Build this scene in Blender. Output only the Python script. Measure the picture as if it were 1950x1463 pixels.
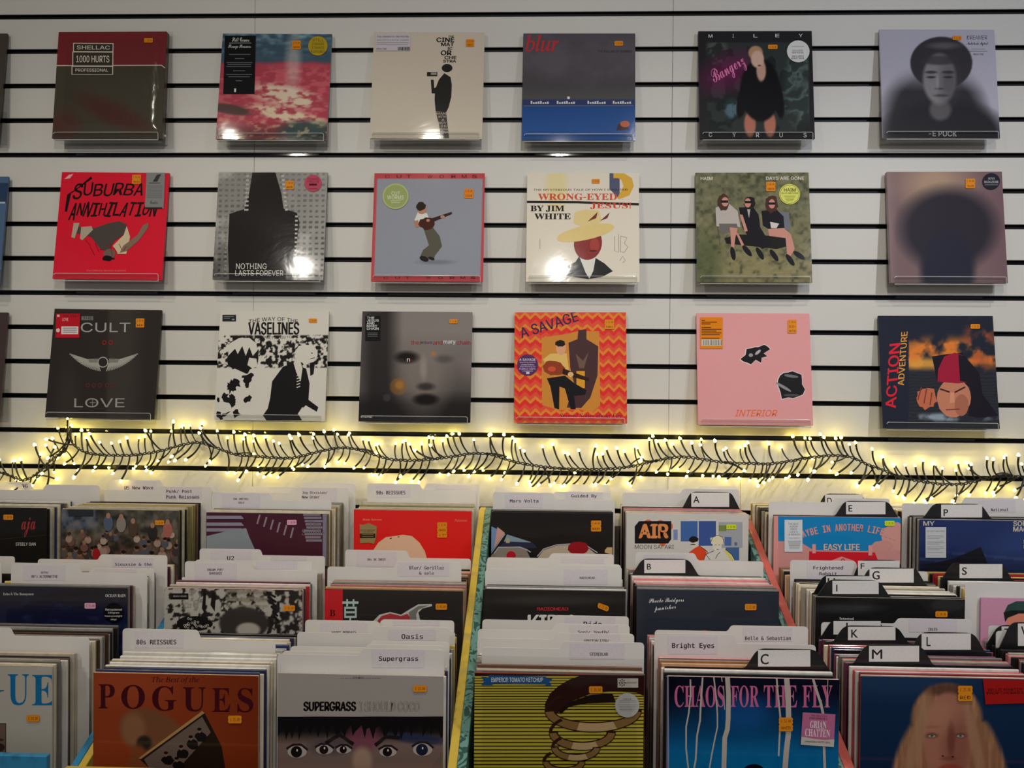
import bpy, bmesh, math, random, os
import numpy as np
from mathutils import Vector, Matrix
from mathutils.geometry import tessellate_polygon

random.seed(7)
C = bpy.context.scene.collection
for o in list(bpy.data.objects):
    bpy.data.objects.remove(o)

# ------------------------------------------------------------------ camera
CAMZ, DIST = 1.60, 2.1775
PITCH, YAW, ROLL, FPX = 0.01045, 0.03042, 0.00902, 1450.0
_f = np.array([-math.sin(YAW)*math.cos(PITCH), math.cos(YAW)*math.cos(PITCH), -math.sin(PITCH)])
_r0 = np.array([math.cos(YAW), math.sin(YAW), 0.0])
_u0 = np.cross(_r0, _f)
_r = _r0*math.cos(ROLL)+_u0*math.sin(ROLL)
_u = -_r0*math.sin(ROLL)+_u0*math.cos(ROLL)
cd = bpy.data.cameras.new('camera')
cam = bpy.data.objects.new('camera', cd); C.objects.link(cam)
cd.sensor_width = 36.0; cd.lens = FPX/1950*36.0; cd.clip_start = 0.02
m = Matrix.Identity(4)
for i in range(3):
    m[i][0], m[i][1], m[i][2] = _r[i], _u[i], -_f[i]
m[0][3], m[1][3], m[2][3] = 0, -DIST, CAMZ
cam.matrix_world = m
bpy.context.scene.camera = cam

# ------------------------------------------------------------------ world, lamps, exposure
sc = bpy.context.scene
sc.view_settings.view_transform = 'Standard'
sc.view_settings.look = 'None'
sc.view_settings.gamma = 1.0
sc.view_settings.use_curve_mapping = False
sc.view_settings.exposure = 0.0
w = bpy.data.worlds.new('room_air'); sc.world = w; w.use_nodes = True
w.node_tree.nodes['Background'].inputs[0].default_value = (0.95, 0.93, 0.96, 1)
w.node_tree.nodes['Background'].inputs[1].default_value = 0.19

SPOTS = [(-1.45, -1.35, 26, (1.0, .94, .80)), (-0.50, -1.40, 29, (1.0, .95, .82)),
         (0.50, -1.35, 33, (1.0, .96, .85)), (1.45, -1.30, 36, (1.0, .96, .88)),
         (1.9, -2.6, 66, (.74, .82, 1.0)), (0.15, -2.9, 62, (1.0, .96, .90)),
         (-1.6, -2.9, 40, (1.0, .93, .84))]
CEIL = 3.15
for (sx, sy, pw, col) in SPOTS:
    ld = bpy.data.lights.new('ceiling_spot', 'SPOT')
    ld.energy = pw; ld.color = col; ld.shadow_soft_size = 0.028
    ld.spot_size = math.radians(84 if sy > -2 else 112); ld.spot_blend = 1.0
    lo = bpy.data.objects.new('ceiling_spot_light', ld); C.objects.link(lo)
    lo.location = (sx, sy, CEIL-0.10)
    d = Vector((sx*0.9, -0.1, .9 if sy > -2 else 2.0))-Vector(lo.location)
    lo.rotation_euler = d.to_track_quat('-Z', 'Y').to_euler()

# ------------------------------------------------------------------ projection helpers
def at(px, py, d):
    """world point on the plane at distance d in front of the camera (towards the wall)"""
    v = _f + _r*((px-975)/FPX) - _u*((py-731.5)/FPX)
    t = d/v[1]
    return Vector((v[0]*t, -DIST+d, CAMZ+v[2]*t))

def lin(c):
    c = np.asarray(c, float)/255.0
    return np.where(c <= 0.04045, c/12.92, ((c+0.055)/1.055)**2.4)

G = 1.62
def alb(c, g=None):
    v = np.maximum(lin(c)*(g or G)-.006, .0015)
    m_ = v.max(-1, keepdims=True)
    return v*np.minimum(1, .84/np.maximum(m_, 1e-6))

# ------------------------------------------------------------------ materials
def mat(name, base=(.8, .8, .8), rough=.5, metal=0.0, coat=0.0, coat_rough=.1, spec=.5):
    m = bpy.data.materials.new(name); m.use_nodes = True
    b = m.node_tree.nodes['Principled BSDF']
    b.inputs['Base Color'].default_value = (*base, 1)
    b.inputs['Roughness'].default_value = rough
    b.inputs['Metallic'].default_value = metal
    b.inputs['Coat Weight'].default_value = coat
    b.inputs['Coat Roughness'].default_value = coat_rough
    b.inputs['Specular IOR Level'].default_value = spec
    return m, m.node_tree.nodes, m.node_tree.links, b

def noise_mix(nt, ln, b, colsock, scale, amt, coords='Object', detail=4, strength=0.0, bump=0.0, bscale=None, stretch=None):
    tc = nt.new('ShaderNodeTexCoord')
    src = tc.outputs[coords]
    if stretch:
        mp = nt.new('ShaderNodeMapping'); mp.inputs['Scale'].default_value = stretch
        ln.new(src, mp.inputs[0]); src = mp.outputs[0]
    n = nt.new('ShaderNodeTexNoise'); n.inputs['Scale'].default_value = scale; n.inputs['Detail'].default_value = detail
    ln.new(src, n.inputs['Vector'])
    mr = nt.new('ShaderNodeMapRange'); mr.inputs['From Min'].default_value = .3; mr.inputs['From Max'].default_value = .7
    mr.inputs['To Min'].default_value = 1-amt; mr.inputs['To Max'].default_value = 1+amt
    ln.new(n.outputs['Fac'], mr.inputs['Value'])
    mx = nt.new('ShaderNodeMix'); mx.data_type = 'RGBA'; mx.blend_type = 'MULTIPLY'; mx.inputs['Factor'].default_value = 1
    if hasattr(colsock, 'links') or isinstance(colsock, bpy.types.NodeSocket):
        ln.new(colsock, mx.inputs[6])
    else:
        mx.inputs[6].default_value = (*colsock, 1)
    ln.new(mr.outputs[0], mx.inputs[7])
    ln.new(mx.outputs[2], b.inputs['Base Color'])
    if bump:
        n2 = nt.new('ShaderNodeTexNoise'); n2.inputs['Scale'].default_value = bscale or scale; n2.inputs['Detail'].default_value = 3
        n2.inputs['Distortion'].default_value = 1.0
        ln.new(src, n2.inputs['Vector'])
        bp = nt.new('ShaderNodeBump'); bp.inputs['Strength'].default_value = bump; bp.inputs['Distance'].default_value = .004
        ln.new(n2.outputs['Fac'], bp.inputs['Height'])
        ln.new(bp.outputs[0], b.inputs['Normal'])
        return bp
    return None

# printed sleeves: colour lives in the mesh print, film gloss on top
M_print, nt, ln, b = mat('printed_sleeve', rough=.45, coat=.42, coat_rough=.08, spec=.08)
ca = nt.new('ShaderNodeVertexColor'); ca.layer_name = 'Col'
bp = noise_mix(nt, ln, b, ca.outputs['Color'], 900, .06, bump=.10, bscale=9)
ln.new(bp.outputs[0], b.inputs['Coat Normal'])
M_paper, nt, ln, b = mat('printed_paper', rough=.6)
ca = nt.new('ShaderNodeVertexColor'); ca.layer_name = 'Col'
noise_mix(nt, ln, b, ca.outputs['Color'], 300, .05)
M_card, nt, ln, b = mat('sleeve_card', rough=.4, coat=.25)
oi = nt.new('ShaderNodeObjectInfo')
noise_mix(nt, ln, b, oi.outputs['Color'], 60, .12, stretch=(1, 1, .2))
M_stuffcard, nt, ln, b = mat('sleeve_card_pile', rough=.4, coat=.25)
ca = nt.new('ShaderNodeVertexColor'); ca.layer_name = 'Col'
noise_mix(nt, ln, b, ca.outputs['Color'], 60, .12)
M_div, nt, ln, b = mat('white_divider_plastic', rough=.32, coat=.15)
noise_mix(nt, ln, b, (.80, .765, .72), 7, .05, bump=.05, bscale=5)
M_divblack, nt, ln, b = mat('black_divider_plastic', rough=.3, coat=.3)
noise_mix(nt, ln, b, (.012, .012, .013), 30, .3, bump=.1, bscale=30)
M_slat, nt, ln, b = mat('slatwall_laminate', rough=.42, spec=.4)
noise_mix(nt, ln, b, (.71, .69, .635), 420, .05, bump=.05, bscale=350)
M_groove, nt, ln, b = mat('groove_black_liner', base=(.004, .004, .004), rough=.45, spec=.2)
noise_mix(nt, ln, b, (.004, .004, .004), 40, .3)
M_back, nt, ln, b = mat('slatwall_core', base=(.006, .006, .006), rough=.8)
noise_mix(nt, ln, b, (.006, .006, .006), 40, .3)
M_wire, nt, ln, b = mat('black_wire', base=(.008, .008, .006), rough=.35)
noise_mix(nt, ln, b, (.008, .008, .006), 90, .3)
M_floor, nt, ln, b = mat('shop_floor_wood', rough=.45)
noise_mix(nt, ln, b, (.20, .13, .08), 6, .3, stretch=(1, 8, 1))
M_ceil, nt, ln, b = mat('ceiling_paint', rough=.9)
noise_mix(nt, ln, b, (.35, .34, .33), 80, .05)
M_metal, nt, ln, b = mat('spot_housing_metal', base=(.3, .3, .3), rough=.35, metal=1)

def painted(name, col, wear):
    m, nt, ln, b = mat(name, rough=.45, coat=.2)
    tc = nt.new('ShaderNodeTexCoord')
    n = nt.new('ShaderNodeTexNoise'); n.inputs['Scale'].default_value = 14; n.inputs['Detail'].default_value = 8; n.inputs['Distortion'].default_value = 2
    ln.new(tc.outputs['Object'], n.inputs['Vector'])
    cr = nt.new('ShaderNodeValToRGB')
    cr.color_ramp.elements[0].position = .35; cr.color_ramp.elements[0].color = (*wear, 1)
    cr.color_ramp.elements[1].position = .5; cr.color_ramp.elements[1].color = (*col, 1)
    ln.new(n.outputs['Fac'], cr.inputs[0]); ln.new(cr.outputs[0], b.inputs['Base Color'])
    return m
M_yellow = painted('yellow_board_paint', (.72, .50, .06), (.60, .43, .10))
M_blue = painted('blue_board_paint', (.03, .27, .50), (.02, .15, .28))
M_red = painted('red_board_paint', (.68, .13, .10), (.60, .17, .13))
M_wood = painted('bin_plywood', (.10, .08, .06), (.07, .06, .05))
M_teal, nt, ln, b = mat('teal_patterned_board', rough=.45, coat=.2)
tc = nt.new('ShaderNodeTexCoord')
vo = nt.new('ShaderNodeTexVoronoi'); vo.inputs['Scale'].default_value = 26
ns = nt.new('ShaderNodeTexNoise'); ns.inputs['Scale'].default_value = 20; ns.inputs['Distortion'].default_value = 3
ln.new(tc.outputs['Object'], ns.inputs['Vector']); ln.new(ns.outputs['Color'], vo.inputs['Vector'])
vo.inputs['Scale'].default_value = 5
cr = nt.new('ShaderNodeValToRGB'); cr.color_ramp.interpolation = 'CONSTANT'
cr.color_ramp.elements[0].position = 0; cr.color_ramp.elements[0].color = (.025, .09, .075, 1)
cr.color_ramp.elements[1].position = .46; cr.color_ramp.elements[1].color = (.15, .33, .28, 1)
e = cr.color_ramp.elements.new(.62); e.color = (.04, .15, .13, 1)
ln.new(ns.outputs['Fac'], cr.inputs[0]); ln.new(cr.outputs[0], b.inputs['Base Color'])

def clear(name, tint, refl, rough=.05, fres=1.45, bump=0, bs=20, base=0.02):
    m = bpy.data.materials.new(name); m.use_nodes = True
    nt, ln = m.node_tree.nodes, m.node_tree.links
    nt.remove(nt['Principled BSDF'])
    t = nt.new('ShaderNodeBsdfTransparent'); t.inputs[0].default_value = (*tint, 1)
    g = nt.new('ShaderNodeBsdfGlossy'); g.inputs['Roughness'].default_value = rough
    f = nt.new('ShaderNodeFresnel'); f.inputs[0].default_value = fres
    a = nt.new('ShaderNodeMath'); a.operation = 'MULTIPLY_ADD'; a.inputs[1].default_value = refl; a.inputs[2].default_value = base
    a.use_clamp = True
    ln.new(f.outputs[0], a.inputs[0])
    gm = nt.new('ShaderNodeNewGeometry'); s1 = nt.new('ShaderNodeMath'); s1.operation = 'SUBTRACT'; s1.inputs[0].default_value = 1
    ln.new(gm.outputs['Backfacing'], s1.inputs[1]); s2 = nt.new('ShaderNodeMath'); s2.operation = 'MULTIPLY'
    ln.new(a.outputs[0], s2.inputs[0]); ln.new(s1.outputs[0], s2.inputs[1])
    mx = nt.new('ShaderNodeMixShader')
    ln.new(s2.outputs[0], mx.inputs[0]); ln.new(t.outputs[0], mx.inputs[1]); ln.new(g.outputs[0], mx.inputs[2])
    if bump:
        n = nt.new('ShaderNodeTexNoise'); n.inputs['Scale'].default_value = bs; n.inputs['Distortion'].default_value = 2
        tc = nt.new('ShaderNodeTexCoord'); ln.new(tc.outputs['Object'], n.inputs['Vector'])
        bp = nt.new('ShaderNodeBump'); bp.inputs['Strength'].default_value = bump; bp.inputs['Distance'].default_value = .01
        ln.new(n.outputs['Fac'], bp.inputs['Height']); ln.new(bp.outputs[0], g.inputs['Normal']); ln.new(bp.outputs[0], f.inputs['Normal'])
    ln.new(mx.outputs[0], nt['Material Output'].inputs[0])
    return m
M_acryl = clear('clear_acrylic', (.955, .96, .955), 1.0, .04)
M_bag = clear('clear_polythene', (.95, .95, .94), .55, .14, bump=.22, bs=9, base=.012)
M_edge, nt, ln, b = mat('painted_edge_gleam', base=(.8, .8, .76), rough=.15)  # pale colour stands in for light caught by the clear edges
b.inputs['Alpha'].default_value = .55
noise_mix(nt, ln, b, (.8, .8, .76), 40, .1)

def emis(name, col, st):
    m = bpy.data.materials.new(name); m.use_nodes = True
    nt, ln = m.node_tree.nodes, m.node_tree.links
    nt.remove(nt['Principled BSDF'])
    e = nt.new('ShaderNodeEmission'); e.inputs[0].default_value = (*col, 1); e.inputs[1].default_value = st
    ln.new(e.outputs[0], nt['Material Output'].inputs[0])
    return m
M_bulb = emis('warm_led', (1.0, .78, .16), 24)
M_lamp = emis('spot_lamp_face', (1.0, .9, .75), 6)

# ------------------------------------------------------------------ object helpers
def link(name, me, mt=None, parent=None):
    o = bpy.data.objects.new(name, me); C.objects.link(o)
    if mt is not None and me is not None and len(me.materials) == 0:
        me.materials.append(mt)
    if parent is not None:
        o.parent = parent
    return o

def tag(o, label=None, cat=None, group=None, kind=None):
    if label: o['label'] = label
    if cat: o['category'] = cat
    if group: o['group'] = group
    if kind: o['kind'] = kind
    return o

def pydata(name, vs, fs, mt=None, smooth=False):
    me = bpy.data.meshes.new(name); me.from_pydata([tuple(v) for v in vs], [], fs); me.update()
    if mt: me.materials.append(mt)
    if smooth:
        for p in me.polygons: p.use_smooth = True
    return me

def boxv(x0, x1, y0, y1, z0, z1):
    vs = [(x, y, z) for x in (x0, x1) for y in (y0, y1) for z in (z0, z1)]
    fs = [(0, 1, 3, 2), (4, 6, 7, 5), (0, 4, 5, 1), (2, 3, 7, 6), (0, 2, 6, 4), (1, 5, 7, 3)]
    return vs, fs

def bevelled(x0, x1, y0, y1, z0, z1, r, name='box', mt=None, seg=1):
    bm = bmesh.new()
    vs, fs = boxv(x0, x1, y0, y1, z0, z1)
    bv = [bm.verts.new(v) for v in vs]
    for f in fs: bm.faces.new([bv[i] for i in f])
    bmesh.ops.recalc_face_normals(bm, faces=bm.faces)
    bmesh.ops.bevel(bm, geom=bm.edges[:], offset=r, segments=seg, affect='EDGES', profile=.6)
    me = bpy.data.meshes.new(name); bm.to_mesh(me); bm.free()
    if mt: me.materials.append(mt)
    return me

def prism(pts, y0, y1, name='plate', mt=None):
    """outline pts in x,z extruded from y0 (front) to y1"""
    n = len(pts)
    vs = [(p[0], y0, p[1]) for p in pts]+[(p[0], y1, p[1]) for p in pts]
    fs = [tuple(range(n)), tuple(range(2*n-1, n-1, -1))]
    fs += [(i, i+n, (i+1) % n+n, (i+1) % n) for i in range(n)]
    me = pydata(name, vs, fs, mt)
    bm = bmesh.new(); bm.from_mesh(me); bmesh.ops.recalc_face_normals(bm, faces=bm.faces); bm.to_mesh(me); bm.free()
    return me

def rounded(pts, rs, seg=4):
    out = []
    n = len(pts)
    for i in range(n):
        p0, p1, p2 = Vector(pts[i-1]), Vector(pts[i]), Vector(pts[(i+1) % n])
        r = rs[i]
        if r <= 0:
            out.append(tuple(p1)); continue
        a = (p0-p1).normalized(); c = (p2-p1).normalized()
        r = min(r, (p0-p1).length*.45, (p2-p1).length*.45)
        s, e = p1+a*r, p1+c*r
        for k in range(seg+1):
            t = k/seg
            out.append(tuple((1-t)**2*s+2*t*(1-t)*p1+t*t*e))
    return out

def tube(pts, r, seg=6, cap=True, rad=None):
    vs, fs = [], []
    n = len(pts)
    pts = [Vector(p) for p in pts]
    up = Vector((0, 1, 0))
    for i, p in enumerate(pts):
        t = (pts[min(i+1, n-1)]-pts[max(i-1, 0)]).normalized()
        a = t.cross(up)
        if a.length < 1e-4: a = t.cross(Vector((1, 0, 0)))
        a.normalize(); b2 = t.cross(a)
        rr = rad[i] if rad else r
        for k in range(seg):
            an = 2*math.pi*k/seg
            vs.append(p+(a*math.cos(an)+b2*math.sin(an))*rr)
    for i in range(n-1):
        for k in range(seg):
            k2 = (k+1) % seg
            fs.append((i*seg+k, i*seg+k2, (i+1)*seg+k2, (i+1)*seg+k))
    if cap:
        fs.append(tuple(range(seg-1, -1, -1))); fs.append(tuple((n-1)*seg+k for k in range(seg)))
    return vs, fs

def merge(parts):
    vs, fs = [], []
    for v, f in parts:
        o = len(vs); vs += list(v); fs += [tuple(i+o for i in q) for q in f]
    return vs, fs

# ------------------------------------------------------------------ fonts and flat print
FD = ''
try:
    FD = bpy.utils.system_resource('DATAFILES', path='fonts')
except Exception:
    pass
FONTS = {}
for k, fn in (('m', 'DejaVuSansMono.woff2'), ('i', 'Inter.woff2'), ('x', 'NotoSansMath-Regular.woff2'), ('c', 'Noto Sans CJK Regular.woff2')):
    try:
        FONTS[k] = bpy.data.fonts.load(os.path.join(FD, fn))
    except Exception:
        FONTS[k] = None

def mathstr(s, up, lo, exc={}):
    if FONTS.get('x') is None: return s
    o = ''
    for ch in s:
        if ch in exc: o += chr(exc[ch])
        elif 'A' <= ch <= 'Z': o += chr(up+ord(ch)-65)
        elif 'a' <= ch <= 'z': o += chr(lo+ord(ch)-97)
        else: o += ch
    return o
_gc = {}
def glyphs(s, font='s', bold=0.0):
    """font: s sans, i grotesk, m mono, R serif bold, I serif italic, S script, c cjk. returns 2-D verts and faces, bbox normalised"""
    key = (s, font, bold)
    if key in _gc: return _gc[key]
    body, f = s, None
    if font == 'R': body, f = mathstr(s, 0x1D400, 0x1D41A), FONTS['x']
    elif font == 'I': body, f = mathstr(s, 0x1D434, 0x1D44E, {'h': 0x210E}), FONTS['x']
    elif font == 'S': body, f = mathstr(s, 0x1D4D0, 0x1D4EA), FONTS['x']
    elif font in FONTS: f = FONTS[font]
    cu = bpy.data.curves.new('t', 'FONT'); cu.body = body
    if f: cu.font = f
    cu.resolution_u = 3; cu.offset = bold
    ob = bpy.data.objects.new('t', cu); C.objects.link(ob)
    dg = bpy.context.evaluated_depsgraph_get()
    me = ob.evaluated_get(dg).to_mesh()
    n = len(me.vertices)
    co = np.zeros(n*3); me.vertices.foreach_get('co', co); co = co.reshape(-1, 3)[:, :2]
    fs = [tuple(p.vertices) for p in me.polygons]
    ob.evaluated_get(dg).to_mesh_clear()
    bpy.data.objects.remove(ob); bpy.data.curves.remove(cu)
    if n:
        mn, mx = co.min(0), co.max(0)
        sz = np.maximum(mx-mn, 1e-6)
        asp = sz[0]/sz[1]
        co = (co-mn)/sz
    else: asp = 1
    _gc[key] = (co, fs, asp)
    return _gc[key]

def vnoise(X, Y, sc_, seed=0, octv=3):
    rs = np.random.RandomState(seed); out = np.zeros_like(X, dtype=float); amp, tot = 1.0, 0
    for o in range(octv):
        g = rs.rand(64, 64)
        x, y = X/sc_*(2**o), Y/sc_*(2**o)
        xi, yi = np.floor(x).astype(int), np.floor(y).astype(int)
        fx, fy = x-xi, y-yi; fx = fx*fx*(3-2*fx); fy = fy*fy*(3-2*fy)
        a = g[yi % 64, xi % 64]; b_ = g[yi % 64, (xi+1) % 64]; c = g[(yi+1) % 64, xi % 64]; d = g[(yi+1) % 64, (xi+1) % 64]
        out += amp*((a*(1-fx)+b_*fx)*(1-fy)+(c*(1-fx)+d*fx)*fy); tot += amp; amp *= .5
    return out/tot

def mixc(img, m_, c):
    m_ = np.clip(m_, 0, 1)[..., None]
    return img*(1-m_)+np.asarray(c, float)*m_

def sm(X, Y, cx, cy, rx, ry, e=.3, rot=0):
    """soft ellipse mask, e = relative width of its edge"""
    if rot:
        cr_, sr_ = math.cos(math.radians(rot)), math.sin(math.radians(rot))
        dx, dy = X-cx, Y-cy
        X, Y = cx+dx*cr_+dy*sr_, cy-dx*sr_+dy*cr_
    d = np.sqrt(((X-cx)/rx)**2+((Y-cy)/ry)**2)
    return np.clip((1+e/2-d)/e, 0, 1)

def st(x, a, b_):
    return np.clip((x-a)/(b_-a), 0, 1)

class Art:
    """flat print in picture-like coordinates; the frame maps them to u (right) and v (down) on the sleeve"""
    def __init__(s, tl, tr, bl, br, org=(0, 0, 1), size=.315):
        s.c = [np.array(p, float) for p in (tl, tr, bl, br)]; s.org = org; s.size = size
        s.items = []; s.base = None; s.stk = []
    def uv(s, x, y):
        px = s.org[0]+np.asarray(x, float)*s.org[2]; py = s.org[1]+np.asarray(y, float)*s.org[2]
        tl, tr, bl, br = s.c
        v = (py-tl[1])/(bl[1]-tl[1])
        for _ in range(2):
            xl = tl[0]+(bl[0]-tl[0])*v; xr = tr[0]+(br[0]-tr[0])*v
            u = (px-xl)/(xr-xl)
            yt = tl[1]+(tr[1]-tl[1])*u; yb = bl[1]+(br[1]-bl[1])*u
            v = (py-yt)/(yb-yt)
        return u, v
    def inv(s, u, v):
        tl, tr, bl, br = s.c
        p = [(tl[i]*(1-u)+tr[i]*u)*(1-v)+(bl[i]*(1-u)+br[i]*u)*v for i in (0, 1)]
        return (p[0]-s.org[0])/s.org[2], (p[1]-s.org[1])/s.org[2]
    def add(s, x, y, fs, c):
        u, v = s.uv(x, y)
        s.items.append((np.stack([u, v], -1), fs, np.asarray(c, float)))
    def bg(s, c, n=2):
        s.base = (c, n)
    def P(s, pts, c):
        tri = tessellate_polygon([[Vector((p[0], p[1], 0)) for p in pts]])
        a = np.array(pts, float); s.add(a[:, 0], a[:, 1], [tuple(t) for t in tri], c)
    def R(s, x0, y0, x1, y1, c):
        s.add(np.array([x0, x1, x1, x0], float), np.array([y0, y0, y1, y1], float), [(0, 1, 2, 3)], c)
    def E(s, cx, cy, rx, ry, c, rot=0, n=24):
        t = np.linspace(0, 2*math.pi, n, endpoint=False); ca_, sa = math.cos(math.radians(rot)), math.sin(math.radians(rot))
        x, y = np.cos(t)*rx, np.sin(t)*ry
        s.add(cx+x*ca_-y*sa, cy+x*sa+y*ca_, [tuple(range(n))], c)
    def ring(s, cx, cy, rx, ry, w_, c, t0=0, t1=360, rot=0, n=28):
        t = np.radians(np.linspace(t0, t1, n)); ca_, sa = math.cos(math.radians(rot)), math.sin(math.radians(rot))
        x = np.concatenate([np.cos(t)*rx, np.cos(t)*(rx-w_)]); y = np.concatenate([np.sin(t)*ry, np.sin(t)*(ry-w_)])
        s.add(cx+x*ca_-y*sa, cy+x*sa+y*ca_, [(i, i+1, n+i+1, n+i) for i in range(n-1)], c)
    def L(s, pts, w_, c):
        p = np.array(pts, float); n = len(p); x, y = [], []
        for i in range(n):
            d = p[min(i+1, n-1)]-p[max(i-1, 0)]; d = d/(np.hypot(*d)+1e-9); nn = np.array([-d[1], d[0]])*w_/2
            x += [p[i, 0]+nn[0], p[i, 0]-nn[0]]; y += [p[i, 1]+nn[1], p[i, 1]-nn[1]]
        s.add(np.array(x), np.array(y), [(2*i, 2*i+2, 2*i+3, 2*i+1) for i in range(n-1)], c)
    def B(s, cx, cy, rx, ry, c, jag=.2, seed=1, n=22, rot=0):
        r = random.Random(seed); t = np.linspace(0, 2*math.pi, n, endpoint=False)
        k = np.array([1+r.uniform(-jag, jag) for _ in range(n)]); a = math.radians(rot)
        x, y = np.cos(t)*rx*k, np.sin(t)*ry*k
        s.add(cx+x*math.cos(a)-y*math.sin(a), cy+x*math.sin(a)+y*math.cos(a), [tuple(range(n))], c)
    def T(s, t, x0, y0, x1, y1, c, font='s', bold=0.0, rot=0, shear=0, arc=0, shrink=0):
        co, fs, asp = glyphs(t, font)
        if len(co) == 0: return
        cx, cy, W, H = (x0+x1)/2, (y0+y1)/2, x1-x0, y1-y0
        if bold or shrink:
            bd = max(bold, shrink)*H*.9; W, H = W-2*bd*.8, H-2*bd*.5
        x = (co[:, 0]-.5)*W; y = (.5-co[:, 1])*H
        if arc: y = y+arc*(2*x/W)**2
        x = x-shear*y
        a = math.radians(rot)
        # heavier strokes: the glyphs laid over themselves with small shifts
        for dx, dy in ([(-.8, .3), (.8, -.3), (0, .45), (0, -.45)] if bold else [(0, 0)]):
            x2, y2 = x+(bd*dx if bold else 0), y+(bd*dy if bold else 0)
            s.add(cx+x2*math.cos(a)-y2*math.sin(a), cy+x2*math.sin(a)+y2*math.cos(a), fs, c)
    def sticker(s, name='hype_sticker'):
        a = Art(*s.c, org=s.org, size=s.size); a.name = name; s.stk.append(a); return a
    def price(s, x0, y0, x1, y1, rows=('£ 25.00',), col=(255, 158, 38)):
        a = s.sticker('price_sticker'); n = len(rows); h = (y1-y0)/n
        for i, r in enumerate(rows):
            a0, b0 = y0+i*h, y0+(i+1)*h; q = h*.22; e_ = (x1-x0)*.07
            a.P([(x0+e_, a0), (x1-e_, a0), (x1, a0+q), (x1-e_*.4, (a0+b0)/2), (x1, b0-q), (x1-e_, b0), (x0+e_, b0), (x0, b0-q), (x0+e_*.4, (a0+b0)/2), (x0, a0+q)], col)
            hand = not r.startswith('£')
            a.T(r, x0+(x1-x0)*.16, a0+h*.30, x1-(x1-x0)*.14, b0-h*.28, (60, 25, 15), 'i' if hand else 'm', .012 if hand else 0)
        return a
    def note(s, x0, y0, x1, y1, c, lines, name='hype_sticker', tc=(40, 40, 40)):
        a = s.sticker(name); a.R(x0, y0, x1, y1, c)
        for (t, a0, b0, a1, b1) in lines:
            a.T(t, a0, b0, a1, b1, tc, 'i')
        return a
    def mesh(s, name, off, thick=None, mt=None):
        V, F, K = [], [], []
        nv = 0
        S = s.size
        if s.base is not None:
            c, n = s.base
            if not callable(c): n = 2
            u, v = np.meshgrid(np.linspace(0, 1, n), np.linspace(0, 1, n))
            if callable(c):
                X, Y = s.inv(u, v); col = c(X, Y)
            else:
                col = np.broadcast_to(np.asarray(c, float), (n, n, 3))
            V.append(np.stack([u.ravel()*S, np.full(n*n, -off), -v.ravel()*S], -1)); K.append(alb(col.reshape(-1, 3)))
            idx = np.arange(n*n).reshape(n, n)
            F += [tuple(q) for q in np.stack([idx[1:, :-1], idx[1:, 1:], idx[:-1, 1:], idx[:-1, :-1]], -1).reshape(-1, 4).tolist()]
            nv = n*n
        for i, (uv, fs, c) in enumerate(s.items):
            k = len(uv)
            uvc = np.clip(uv, 0, 1)
            V.append(np.stack([uvc[:, 0]*S, np.full(k, -off-.000012*(i+1)), -uvc[:, 1]*S], -1))
            K.append(np.broadcast_to(alb(c), (k, 3)))
            for f in fs:
                a = uv[list(f)]
                ar = 0.5*np.sum(a[:, 0]*np.roll(a[:, 1], -1)-np.roll(a[:, 0], -1)*a[:, 1])
                f = [j+nv for j in f]
                if ar > 0: f = f[::-1]
                F.append(tuple(f))
            nv += k
        V = np.concatenate(V); K = np.concatenate(K)
        me = bpy.data.meshes.new(name)
        me.from_pydata(V.tolist(), [], F)
        ca_ = me.color_attributes.new('Col', 'FLOAT_COLOR', 'POINT')
        ca_.data.foreach_set('color', np.concatenate([K, np.ones((len(K), 1))], 1).ravel())
        me.materials.append(mt or M_print)
        return me
    def build(s, parent, mt=None):
        """cover print and its stickers as parts of the sleeve; sleeve origin = top left corner of its front"""
        link('cover_print', s.mesh('cover_print', .0003), None, parent)
        for a in s.stk:
            link(a.name, a.mesh(a.name, .0022), None, parent)

# ------------------------------------------------------------------ the room
Z0 = CAMZ+1.0303
GZ = [Z0-0.1*k for k in range(-5, 13)]            # groove centres, top of the wall first
GZ += [GZ[-1]-0.1065, GZ[-1]-0.1065-0.1065]
GZ += [GZ[-1]-0.1*k for k in range(1, 5)]
GH = 0.0130                                        # height of the open groove
wall = link('wall_back', pydata('wall_back', *boxv(-3.2, 3.2, 0.0135, 0.06, 0.0, CEIL), M_back))
tag(wall, 'white slatwall with black grooves behind the records', kind='structure')
seam = [-3.2, -2.01, -0.8157, 0.3806, 1.577, 2.77, 3.2]
tops = [CEIL]+[g-GH/2 for g in GZ]
bots = [g+GH/2 for g in GZ]+[0.72]
for r in range(len(tops)):
    z1, z0 = tops[r], bots[r]
    if z1-z0 < .01: continue
    sx = list(seam)
    if r >= 19: sx = sorted(sx+[0.585])
    for i in range(len(sx)-1):
        g = .0004
        me = bevelled(sx[i]+g, sx[i+1]-g, 0.0, 0.0135, z0, z1, .0012, 'slat', M_slat)
        link('slat', me, None, wall)
for g in GZ:
    # dark liner: a shallow channel with a small lip
    v1 = boxv(-3.2, 3.2, .0100, .0135, g-GH/2+.0002, g+GH/2-.0002)
    v2 = boxv(-3.2, 3.2, .0002, .0100, g-GH/2+.0002, g-GH/2+.0014)
    v3 = boxv(-3.2, 3.2, .0002, .0100, g+GH/2-.0014, g+GH/2-.0002)
    link('groove_liner', pydata('groove_liner', *merge([v1, v2, v3]), M_groove), None, wall)
fl = link('floor', pydata('floor', *boxv(-3.2, 3.2, -4.2, .06, -.05, 0), M_floor)); tag(fl, 'brown shop floor', kind='structure')
ce = link('ceiling', pydata('ceiling', *boxv(-3.2, 3.2, -4.2, .06, CEIL, CEIL+.05), M_ceil)); tag(ce, 'grey ceiling', kind='structure')

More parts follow.
